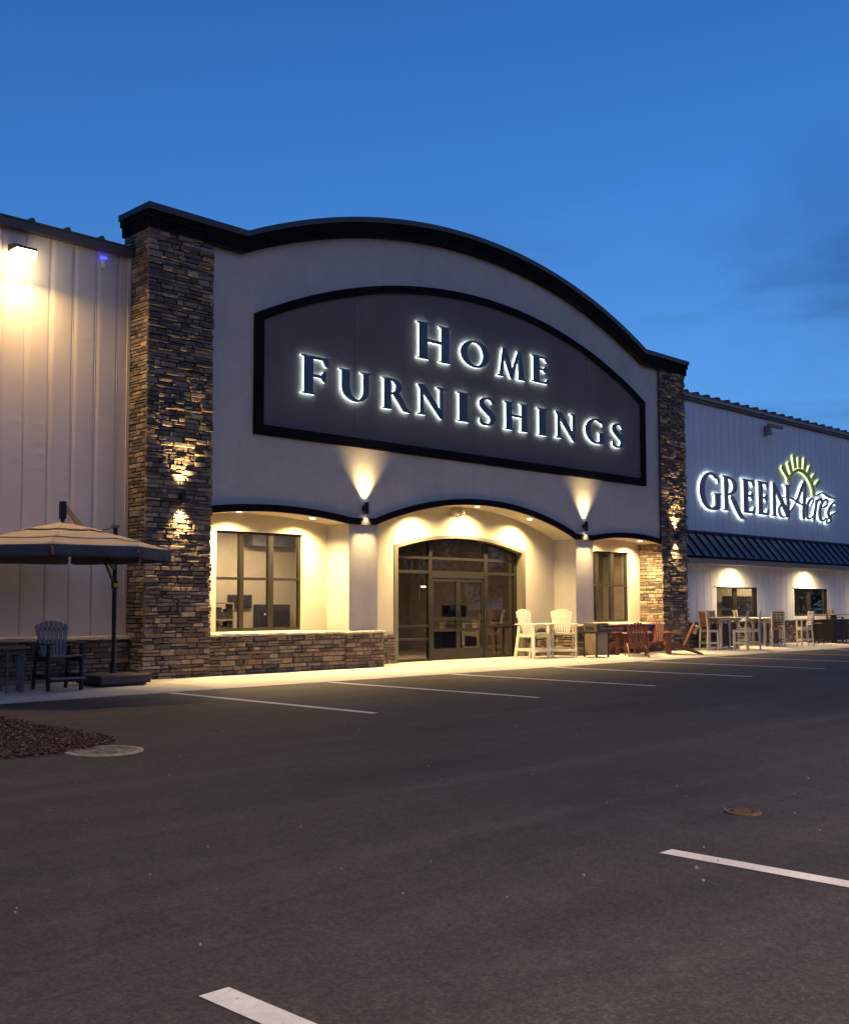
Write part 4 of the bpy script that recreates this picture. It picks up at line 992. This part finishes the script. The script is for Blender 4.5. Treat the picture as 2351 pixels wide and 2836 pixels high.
def adirondack(name, label, mt, group=None):
    """low fan-back lounge chair facing -y"""
    o = empty(name, (0,0,0), 0, label, 'chair', group); W = .56
    for s in (-1, 1):
        x = s*(W/2+.015)
        MB().box(x-.018, x+.018, -.34, -.22, 0, .635).build('leg', mt, o, bevel=.006)
        # long sloping rear leg that is also the seat rail
        a = MB(); pl = [(-.36,.36),(-.36,.25),(.10,.16),(.60,.0),(.74,.0),(.68,.05),(.20,.26),(-.1,.36)]
        xx = s*(W/2-.02); vs = [(xx-.015, y, z) for y, z in pl]+[(xx+.015, y, z) for y, z in pl]; n = len(pl)
        a.add(vs, [tuple(range(n)), tuple(range(2*n-1, n-1, -1))]+[(j, j+n, (j+1) % n+n, (j+1) % n) for j in range(n)])
        a.build('leg', mt, o)
        q = MB(); pl = [(s*(W/2-.05),-.42),(s*(W/2+.10),-.42),(s*(W/2+.10),-.10),(s*(W/2+.06),.38),(s*(W/2-.0),.38),(s*(W/2-.03),-.05)]
        if s < 0: pl = pl[::-1]
        q.flat(pl, .637, .66).build('armrest', mt, o, bevel=.006)
    m = MB()
    for i in range(7):
        y = -.38+i*.082; z = .375-.020*i-.004*(i-3)**2*.3
        m.box(-W/2-.012, W/2+.012, y, y+.074, z-.02, z)
    m.box(-W/2-.012, W/2+.012, -.385, -.362, .26, .35)
    m.build('seat', mt, o, bevel=.004)
    fan_slats(.40, .64, .86, 7, .15, .20, .42, .16).build('backrest', mt, o, bevel=.003)
    m = MB()
    for v, w in ((.16, .50), (.47, .60), (.70, .50)):
        y, z = .15+v*math.sin(.42)+.025, .20+v*math.cos(.42)
        MB().box(-w/2, w/2, y, y+.03, z-.035, z+.035).build('back_brace', mt, o)
    return o
wc1 = place(balcony_chair('balcony_chair', 'tall white fan-back chair with an attached arm-height shelf, beside the entrance glass', M_['white'], M_['white'], 'tall white fan-back chairs', table=True, seat=.70, arm=.95, H=.74), 12.24, .10, 0)
wc2 = place(balcony_chair('balcony_chair', 'tall white fan-back chair next to the litter bin', M_['white'], M_['white'], 'tall white fan-back chairs', seat=.70, arm=.95, H=.74), 13.18, -.20, face(-.70, -.71))
dkc = place(balcony_chair('balcony_chair', 'tall fan-back chair with slate blue slats on a black frame under the parasol', M_['blk_poly'], M_['slate'], None, seat=.62, arm=.83, H=.68, W=.56), -2.26, -.95, face(-.06, -1))
REDS = 'low red fan-back chairs'
a1 = adirondack('adirondack_chair', 'low red fan-back chair half hidden behind the litter bin', M_['red'], REDS)
a2 = copy_tree(a1); a3 = copy_tree(a1); a4 = copy_tree(a1)
place(a1, 15.46, .02, face(.84, -.54))
place(a2, 15.62, -.98, face(.76, .65)); a2['label'] = 'low red fan-back chair seen from behind, its back to the parking lot'
place(a3, 17.75, -.30, face(-.72, -.69)); a3['label'] = 'low red fan-back chair against the right stone column, facing the lot'
place(a4, 17.46, -1.22, face(-.62, .78)); a4['label'] = 'low red fan-back chair seen from the side with a white tag hanging off its back'
tg = MB(); tg.box(-.10, .10, -.004, .004, -.15, .12)
t = tg.build('price_tag', M_['paper'], None); t.location = (17.85, -1.62, .78); t.rotation_euler = (R(-18), R(12), face(-.76, .65)+.2)
tag(t, 'white paper tag hanging from the back of the red side-on chair', 'tag')
# round red table
rt = empty('round_table', (16.55, -.38, gz(-.38)), 0, 'round red slatted table between the red chairs', 'table')
m = MB(); m.cyl((0,0,.625), (0,0,.65), .46, n=40); m.build('tabletop', M_['red'], rt, bevel=.005)
for k in range(4):
    a = k*math.pi/2+.4; MB().box(-.03, .03, -.03, .03, 0, .622).build('leg', M_['red'], rt).location = (.30*math.cos(a), .30*math.sin(a), 0)
MB().bar((-.3*math.cos(.4), -.3*math.sin(.4), .58), (.3*math.cos(.4), .3*math.sin(.4), .58), .03, .07).build('apron', M_['red'], rt)
# litter bin
lb = empty('litter_bin', (14.16, -.62, gz(-.62)), -.12, 'square litter bin with tan slatted sides and a dark hooded top', 'litter bin')
M_['binpanel'] = mat('tan_bin_slat', (.25,.195,.14), .55, noise=(5, .12, 4))
M_['binframe'] = mat('dark_brown_bin_frame', (.035,.028,.024), .5)
M_['binhood'] = mat('brown_bin_hood', (.12,.092,.068), .5, noise=(5, .1, 4))
w = .235
for sx_ in (-1, 1):
    for sy_ in (-1, 1): MB().box(sx_*w-.02, sx_*w+.02, sy_*w-.02, sy_*w+.02, 0, .70).build('leg', M_['binframe'], lb, bevel=.004)
for ax in range(2):
    for s in (-1, 1):
        m = MB()
        for i in range(9):
            a = -w+.026+i*(2*w-.052)/9; b = a+(2*w-.052)/9-.004; c0, c1 = (s*w-.014, s*w+.010)
            (m.box(a, b, c0, c1, .06, .665) if ax == 0 else m.box(c0, c1, a, b, .06, .665))
        m.build('slatted_panel', M_['binpanel'], lb)
MB().box(-w-.035, w+.035, -w-.035, w+.035, .70, .735).build('rim', M_['binframe'], lb, bevel=.006)
hd = MB(); e = w+.012
def hole_face(m, ax, s):
    # hood side with an arched opening: built from pieces round the hole
    def bx(u0, u1, z0, z1, mm=m):
        c0, c1 = s*e-.010, s*e+.010
        (mm.box(u0, u1, min(c0,c1), max(c0,c1), z0, z1) if ax == 0 else mm.box(min(c0,c1), max(c0,c1), u0, u1, z0, z1))
    bx(-e+.011, -.15, .737, .93); bx(.15, e-.011, .737, .93); bx(-.15, .15, .737, .785); bx(-.15, .15, .895, .93); bx(-.15, -.12, .86, .895); bx(.12, .15, .86, .895)
for ax in range(2):
    for s in (-1, 1): hole_face(hd, ax, s)
hd.build('hood', M_['binhood'], lb)
for ax in range(2):
    for s in (-1, 1):
        fr_ = MB()
        for (u0, u1, z0, z1) in ((-.165,-.15,.775,.905), (.15,.165,.775,.905), (-.15,.15,.770,.785), (-.12,.12,.895,.908)):
            c0, c1 = sorted((s*(e+.0105), s*(e+.020))); (fr_.box(u0, u1, c0, c1, z0, z1) if ax == 0 else fr_.box(c0, c1, u0, u1, z0, z1))
        fr_.build('opening_frame', M_['binframe'], lb)
MB().box(-.2, .2, -.2, .2, .74, .76).build('liner_top', M_['blk_poly'], lb)
MB().box(-w-.03, w+.03, -w-.03, w+.03, .931, .965).build('lid', M_['binhood'], lb, bevel=.008)

# bar-height furniture on the right
def bar_chair(name, label, fr, sl, group=None, horiz=False, arms=False, seat=.68, top=1.27):
    """bar chair facing -y: slim posts, slatted back"""
    o = empty(name, (0,0,0), 0, label, 'chair', group); w = .205
    for s in (-1, 1):
        MB().box(s*w-.022, s*w+.022, -.20, -.155, 0, seat-.035).build('leg', fr, o, bevel=.005)
        m = MB(); m.add([(s*w-.022,.225,0),(s*w+.022,.225,0),(s*w+.022,.27,0),(s*w-.022,.27,0),(s*w-.022,.165,seat),(s*w+.022,.165,seat),(s*w+.022,.225,seat),(s*w-.022,.225,seat),
            (s*w-.022,.255,top),(s*w+.022,.255,top),(s*w+.022,.30,top+.01),(s*w-.022,.30,top+.01)], [(0,3,2,1),(0,1,5,4),(1,2,6,5),(2,3,7,6),(3,0,4,7),(4,5,9,8),(5,6,10,9),(6,7,11,10),(7,4,8,11),(8,9,10,11)])
        m.build('leg', fr, o, bevel=.005)
        MB().box(s*w-.013, s*w+.013, -.154, .19, seat-.10, seat-.03).build('side_rail', fr, o)
        MB().box(s*w-.013, s*w+.013, -.154, .22, .20, .26).build('stretcher', fr, o)
        if arms:
            MB().box(s*(w+.02)-.035, s*(w+.02)+.035, -.24, .20, .945, .968).build('armrest', fr, o, bevel=.005)
            MB().box(s*(w+.01)-.018, s*(w+.01)+.018, -.20, -.15, seat-.03, .944).build('arm_post', fr, o)
    MB().box(-w+.023, w-.023, -.195, -.165, seat-.10, seat-.03).build('front_rail', fr, o)
    MB().box(-w+.023, w-.023, -.195, -.16, .19, .235).build('footrest', sl, o)
    MB().box(-w+.023, w-.023, .225, .25, .24, .28).build('stretcher', sl, o)
    m = MB()
    for i in range(5): m.box(-w-.02, w+.02, -.215+i*.076, -.145+i*.076, seat-.028-.005*abs(i-2)*-1, seat-.006+.005*abs(i-2))
    m.build('seat', sl, o, bevel=.004)
    m = MB()
    def yb(z): return .195+(z-seat)/(top-seat)*.085
    if horiz:
        for i in range(6):
            z = seat+.10+i*.085; m.bar((-w-.005, yb(z), z), (w+.005, yb(z), z), .018, .062)
    else:
        for z in (seat+.12, top-.05): m.bar((-w+.02, yb(z), z), (w-.02, yb(z), z), .022, .07)
        for i in range(5):
            x = -w+.062+i*(2*w-.124)/4; m.bar((x, yb(seat+.15), seat+.15), (x, yb(top-.08), top-.08), .045, .016, (0,1,0))
    m.build('backrest', sl, o)
    return o
BG = 'ivory and brown bar chairs'
A0 = bar_chair('bar_chair', 'ivory bar chair with brown slats at the bar table end nearest the stone column', M_['offwhite'], M_['brown'], BG)
Bc = copy_tree(A0); Cc = copy_tree(A0); Fc = copy_tree(A0); Gc = copy_tree(A0)
place(A0, 20.60, -.46, face(.92, -.38)+math.pi*0)
place(Bc, 21.42, -1.10, face(-.38, .92)); Bc['label'] = 'ivory bar chair with brown slats pulled up to the front of the bar table'
place(Cc, 22.42, -1.02, face(-.45, .9)); Cc['label'] = 'ivory bar chair with brown slats at the front right corner of the first bar table'
place(Fc, 22.35, .22, face(-.05, -1)); Fc['label'] = 'ivory bar chair with brown slats behind the first bar table, against the wall'
place(Gc, 24.00, .20, face(.25, -1)); Gc['label'] = 'ivory bar chair between the two bar tables, half hidden by the green-tagged chair'
Dc = place(bar_chair('bar_chair', 'ivory bar chair with horizontal brown slats and a green-printed tag, seen from behind', M_['offwhite'], M_['brown'], BG, horiz=True, arms=True, top=1.22), 24.72, -.72, face(.80, .60))
Ec = place(bar_chair('bar_chair', 'ivory bar armchair with horizontal slats seen from the side beside the second bar table', M_['offwhite'], M_['offwhite'], BG, horiz=True, arms=True, top=1.25), 26.10, -1.05, face(-.76, .65))
gt = MB().box(-.10, .10, -.003, .003, -.07, .07).build('price_tag', M_['paper'], None); gt.location = (24.505, -.905, 1.07); gt.rotation_euler = (R(-8), 0, face(.80, .60))
tag(gt, 'small white card with a green print on the back of the horizontal-slat bar chair', 'tag')
gp = MB()
for a, b, c, d in ((-.05,.05,-.045,.01), (-.03,.03,.01,.05), (-.075,-.05,-.03,.0), (.05,.08,-.02,.02)): gp.box(a, b, .0035, .005, c, d)
gp.build('print', mat('green_print', (.02,.42,.08), .6), gt)
def bar_table(label, x, y, L, Wd, rz, ht=1.04):
    o = empty('bar_table', (x, y, gz(y)), rz, label, 'table', 'ivory bar tables')
    m = MB(); m.flat([(-L/2+.06,-Wd/2),(L/2-.06,-Wd/2),(L/2,-Wd/2+.06),(L/2,Wd/2-.06),(L/2-.06,Wd/2),(-L/2+.06,Wd/2),(-L/2,Wd/2-.06),(-L/2,-Wd/2+.06)], ht-.028, ht)
    m.build('tabletop', M_['offwhite'], o, bevel=.006)
    MB().box(-L/2+.10, L/2-.10, -Wd/2+.10, -Wd/2+.125, ht-.11, ht-.03).build('apron', M_['offwhite'], o)
    MB().box(-L/2+.10, L/2-.10, Wd/2-.125, Wd/2-.10, ht-.11, ht-.03).build('apron', M_['offwhite'], o)
    for i in (-1, 0, 1):
        for s in (-1, 1):
            px_, py_ = i*(L/2-.24), s*(Wd/2-.20)
            MB().box(px_-.04, px_+.04, py_-.04, py_+.04, .05, ht-.03).build('post', M_['offwhite'], o, bevel=.005)
    b = MB()
    for s in (-1, 1):
        for i in (-1, 0, 1):
            cx_2 = i*(L/2-.24)
            for d in (-1, 1):
                pts = [(cx_2+d*.045, ht-.34), (cx_2+d*.08, ht-.20), (cx_2+d*.16, ht-.115)]
                b = MB()
                for p, q in zip(pts[:-1], pts[1:]): b.bar((p[0], s*(Wd/2-.20), p[1]), (q[0], s*(Wd/2-.20), q[1]), .03, .045, (0,1,0))
                b.build('bracket', M_['offwhite'], o)
    for s in (-1, 1):
        n_ = MB()
        for i in range(8):
            a = -L/2+.29+i*(L-.58)/8; c = a+(L-.58)/8-.008
            if abs((a+c)/2) > .05: n_.box(a, c, s*(Wd/2-.20)-.012, s*(Wd/2-.20)+.012, .09, ht-.20)
        n_.build('slatted_panel', M_['darkbrown'], o)
    MB().box(-L/2+.16, L/2-.16, -Wd/2+.14, Wd/2-.14, .0, .05).build('base', M_['offwhite'], o)
    return o
bar_table('ivory bar table with dark brown slatted base panels, the one nearer the stone column', 21.75, -.30, 1.55, .85, 0, 1.05)
bar_table('ivory bar table with dark brown base panels, between the tagged chair and the wall', 25.2, -.05, 1.5, .85, 0, 1.0)
# dark fire table and stools
ft = empty('fire_table', (30.6, -.10, gz(-.1)), 0, 'large black bar-height fire table with a pale top edge at the right end', 'table')
MB().box(-1.15, 1.15, -.52, .52, 1.06, 1.09).build('tabletop', M_['greypoly'], ft, bevel=.008)
MB().box(-.95, .95, -.36, .36, .10, .88).build('cabinet', M_['blk_poly'], ft, bevel=.008)
for sx_ in (-1, 1):
    for sy_ in (-1, 1): MB().box(sx_*.98-.05, sx_*.98+.05, sy_*.40-.05, sy_*.40+.05, 0, 1.058).build('leg', M_['blk_poly'], ft, bevel=.006)
mm = MB()
for i in range(-3, 4): mm.box(i*.27-.125, i*.27+.125, -.372, -.362, .13, .85)
mm.build('slats', M_['blk_poly'], ft)
def stool(label, x, y, rz):
    o = empty('bar_stool', (x, y, gz(y)), rz, label, 'stool', 'black bar stools')
    MB().flat([(-.2,-.13),(.2,-.13),(.22,0),(.2,.13),(-.2,.13),(-.22,0)], .74, .775).build('seat', M_['greypoly'], o, bevel=.006)
    for sx_ in (-1, 1):
        for sy_ in (-1, 1): MB().bar((sx_*.13, sy_*.08, .74), (sx_*.20, sy_*.16, 0), .045, .03, (1,0,0)).build('leg', M_['blk_poly'], o)
    MB().bar((-.175, -.13, .28), (.175, -.13, .28), .02, .045).build('footrest', M_['blk_poly'], o)
    MB().bar((-.175, .13, .28), (.175, .13, .28), .02, .045).build('footrest', M_['blk_poly'], o)
    return o
stool('black saddle stool in front of the fire table, partly cut by the photo edge', 30.35, -.92, .1)
stool('black saddle stool at the near end of the fire table', 28.75, -.25, 1.4)
stool('black saddle stool at the far end of the fire table', 32.2, -.75, 0)
Hc = place(bar_chair('bar_chair', 'tan bar armchair behind the black fire table at the photo edge', M_['blk_poly'], mat('tan_slats', (.36,.27,.18), .5), None, horiz=True, arms=True, top=1.24), 31.6, .28, face(-.2, -1))

# small round table on the far left
dt = empty('round_table', (-3.18, -.80, gz(-.8)), 0, 'small grey slatted balcony table left of the slate blue chair', 'table')
MB().cyl((0,0,.75), (0,0,.775), .42, n=36).build('tabletop', M_['greypoly'], dt, bevel=.005)
for k in range(6):
    a = k*math.pi/3+.25
    MB().bar((.30*math.cos(a), .30*math.sin(a), .75), (.30*math.cos(a), .30*math.sin(a), 0), .022, .09, (math.cos(a), math.sin(a), 0)).build('leg', M_['greypoly'], dt)
rg = MB()
for k in range(24):
    a, b = 6.2832*k/24, 6.2832*(k+1)/24
    for z in (.18, .68): rg.bar((.26*math.cos(a), .26*math.sin(a), z), (.26*math.cos(b), .26*math.sin(b), z), .02, .05)
rg.build('apron', M_['greypoly'], dt)

# cantilever parasol -----------------------------------------------------
um = empty('cantilever_parasol', (-.81, -.27, gz(-.27)), 0, 'open tan cantilever parasol with shaded grey valance on a black pole beside the left stone column', 'parasol')
ox, oy, oz = -.81, -.27, gz(-.27)
def fabric(name, c):
    m_ = mat(name, c, .95, spec=.1, noise=(2.5, .05, 4), bump=(300, .2, .002)); return m_
M_['canvas'] = fabric('tan_canvas', (.56,.455,.32)); M_['valance'] = fabric('shaded_valance', (.115,.112,.115))  # grey valance colour darkened for the shade below the lit canopy
# weighted base
bs_ = MB(); a = .05; ca, sa = math.cos(a), math.sin(a)
bo = MB().box(-.54, .54, -.44, .44, .03, .195).build('base', mat('plastic_base', (.055,.045,.045), .6, noise=(10, .15, 4)), um, bevel=.03)
bo.location = (-.16, -.30, 0); bo.rotation_euler = (0, 0, a)
MB().box(-.47, .47, -.37, .37, .0, .03).build('plinth', M_['blk_poly'], um).location = (-.16, -.30, 0)
MB().cyl((0,0,.19), (0,0,.30), .075, .05, 16).build('pole_socket', M_['blackmetal'], um)
MB().cyl((0,0,.25), (0,0,2.98), .042, .042, 18).build('pole', M_['blackmetal'], um, smooth=False)
MB().box(-.075, .075, -.04, .04, 2.97, 3.02).build('pole_cap', M_['greypoly'], um, bevel=.01)
hx, hy = -2.40-ox, -1.27-oy; zr = 2.497-oz; za_ = zr+.455; Rc = 1.87; th = -2.114
# arm: from the sliding joint on the pole up to the hub above the canopy, with a strut
jt = Vector((0, 0, 2.18)); tip = Vector((hx, hy, za_+.34))
d = (tip-jt)
MB().bar(tip-d*.0, jt+d*.60, .055, .085).build('boom', mat('tan_metal', (.30,.22,.14), .5), um)
MB().bar(jt, jt+d*.60, .05, .07).build('boom', M_['blackmetal'], um)
MB().bar(Vector((0,0,1.86)), jt+d*.24+Vector((0,0,-.06)), .03, .05).build('strut', M_['blackmetal'], um)
MB().bar(Vector((0,0,2.98)), jt+d*.55+Vector((0,0,.02)), .018, .018).build('tie_rod', M_['blackmetal'], um)
MB().box(-.05, .05, -.05, .05, 1.80, 1.95).build('slider', M_['blackmetal'], um, bevel=.008)
MB().box(-.055, .04, -.075, -.051, 1.83, 1.90).build('crank_handle', mat('yellow_tag', (.62,.42,.04), .5), um)
hb = MB(); hb.box(hx-.055, hx+.055, hy-.05, hy+.05, za_+.08, za_+.40); hb.build('hub_cover', M_['blackmetal'], um, bevel=.02)
MB().cyl((hx,hy,za_-.35), (hx,hy,za_+.10), .035, n=12).build('hub_post', M_['blackmetal'], um)
V8 = [(hx+Rc*math.cos(th+k*math.pi/4), hy+Rc*math.sin(th+k*math.pi/4), zr) for k in range(8)]
apex = (hx, hy, za_)
def canopy(r0, r1, lift, scallop=0, hem=.0):
    m = MB(); NS, NR = 8, 8
    def P(k, u, f):       # sector k, across u 0..1, out f 0..1
        a_, b_ = Vector(V8[k]), Vector(V8[(k+1) % 8]); e_ = a_.lerp(b_, u); p = Vector(apex).lerp(e_, f)
        p.z -= .035*math.sin(math.pi*u)*f*(1-.45*f)*1.0
        p.z += .05*math.sin(math.pi*f)*.5
        p.z += lift
        return p
    for k in range(8):
        vs = []
        for j in range(NR+1):
            f = r0+(r1-r0)*j/NR
            for i in range(NS+1):
                u = i/NS; ff = f
                if j == NR and scallop: ff = f-scallop*abs(math.sin(u*math.pi*3))
                vs.append(P(k, u, ff))
        m.add(vs, [(j*(NS+1)+i, j*(NS+1)+i+1, (j+1)*(NS+1)+i+1, (j+1)*(NS+1)+i) for j in range(NR) for i in range(NS)])
    return m
c = canopy(.30, 1.0, 0).build('canopy', M_['canvas'], um, smooth=True); so = c.modifiers.new('solid', 'SOLIDIFY'); so.thickness = .004
c = canopy(.02, .42, .035, .03).build('vent', M_['canvas'], um, smooth=True); so = c.modifiers.new('solid', 'SOLIDIFY'); so.thickness = .004
c = canopy(.40, .72, .012, .0).build('upper_tier', M_['canvas'], um, smooth=True); so = c.modifiers.new('solid', 'SOLIDIFY'); so.thickness = .004
rnd = random.Random(9)
for k in range(8):
    a_, b_ = Vector(V8[k]), Vector(V8[(k+1) % 8]); n = 26; vs = []
    out = ((a_+b_)/2-Vector((hx, hy, zr))).normalized()
    pa, pb = .018, .982; ph = rnd.uniform(0, 6)
    for j, zz in enumerate((0, -.07, -.14, -.20)):
        for i in range(n+1):
            u = pa+(pb-pa)*i/n; p = a_.lerp(b_, u); p.z += zz-.018*math.sin(math.pi*u)*0
            rr = .010*j/3*math.sin(u*38+ph)+.016*j/3*math.sin(u*11+ph*2)
            corner = min(1, min(u-pa, pb-u)/.04)
            if j == 3: p.z += .03*(1-corner)
            vs.append(p+out*(rr+.004-.02*j/3))
    m = MB(); m.add(vs, [(j*(n+1)+i, j*(n+1)+i+1, (j+1)*(n+1)+i+1, (j+1)*(n+1)+i) for j in range(3) for i in range(n)])
    o_v = m.build('valance', M_['valance'], um, smooth=True); so = o_v.modifiers.new('solid', 'SOLIDIFY'); so.thickness = .004
    MB().bar(Vector(apex)+Vector((0,0,-.06)), a_+Vector((0,0,-.02)), .016, .024).build('rib', M_['blackmetal'], um)
    mid = Vector(apex).lerp(a_, .5)+Vector((0,0,-.03))
    MB().bar(Vector((hx, hy, za_-.33)), mid, .012, .018).build('strut', M_['blackmetal'], um)

# ------------------------------------------------------------------ trees across the lot, behind the camera (seen in the glass)
M_['leaf'] = mat('dark_foliage', (.030,.042,.018), .8, noise=(.8, .4, 3)); M_['bark'] = mat('bark', (.05,.038,.028), .95, noise=(5, .3, 5))
def tree(label, x, y, H, W, seed):
    rnd = random.Random(seed); o = empty('tree', (x, y, -.06), rnd.uniform(0, 6), label, 'tree', 'trees beyond the parking lot')
    tk = MB(); tk.cyl((0,0,0), (0,0,H*.5), .32, .16, 9); tk.cyl((0,0,H*.5), (.2,.1,H*.9), .16, .03, 7)
    for k in range(9):
        a = rnd.uniform(0, 6.28); z = H*rnd.uniform(.2, .7); l = W*.42*rnd.uniform(.6, 1)
        tk.cyl((0,0,z), (l*math.cos(a), l*math.sin(a), z+H*.12), .07, .02, 5)
    tk.build('trunk', M_['bark'], o)
    cr = MB(); clumps = []
    for k in range(46):
        t_ = rnd.random(); z = H*(.10+.88*t_); rr = W*.5*math.sin(math.pi*min(1, .12+t_*.86))**.7*math.sqrt(rnd.random())
        a = rnd.uniform(0, 6.28); clumps.append((rr*math.cos(a), rr*math.sin(a), z, rnd.uniform(.6, 1.25)))
    for cx_1, cy_1, cz_1, cr_1 in clumps:
        for i in range(46):
            v = Vector((rnd.gauss(0, 1), rnd.gauss(0, 1), rnd.gauss(0, .8))).normalized()*cr_1*rnd.uniform(.5, 1.05)
            p = Vector((cx_1, cy_1, cz_1))+v; s = rnd.uniform(.12, .26)
            a_ = Vector((rnd.gauss(0,1), rnd.gauss(0,1), rnd.gauss(0,1))).normalized(); b_ = a_.cross(v).normalized()*s; a_ = a_*s
            cr.add([p-a_, p+b_*.6, p+a_, p-b_*.6], [(0,1,2,3)])
    cr.build('crown', M_['leaf'], o, fix=False)
    return o
t0 = tree('dark leafy tree in the row across the lot, reflected in the entrance glass', -40, -62, 11, 8, 1)
t1 = tree('dark leafy tree in the row across the lot, reflected in the entrance glass', -30, -70, 14, 9, 2)
rnd = random.Random(3)
for k in range(34):
    a = R(-150 + k*6.2) if k < 24 else R(-52 + (k-24)*4.6); rr = rnd.uniform(66, 82)
    c = copy_tree((t0, t1)[k % 2]); c.location = (8+rr*math.cos(a)*1.25, rr*math.sin(a), -.06); c.rotation_euler = (0, 0, rnd.uniform(0, 6)); s = rnd.uniform(.85, 1.3) * (1.25 if k > 14 else 1); c.scale = (s*1.1, s*1.1, s)
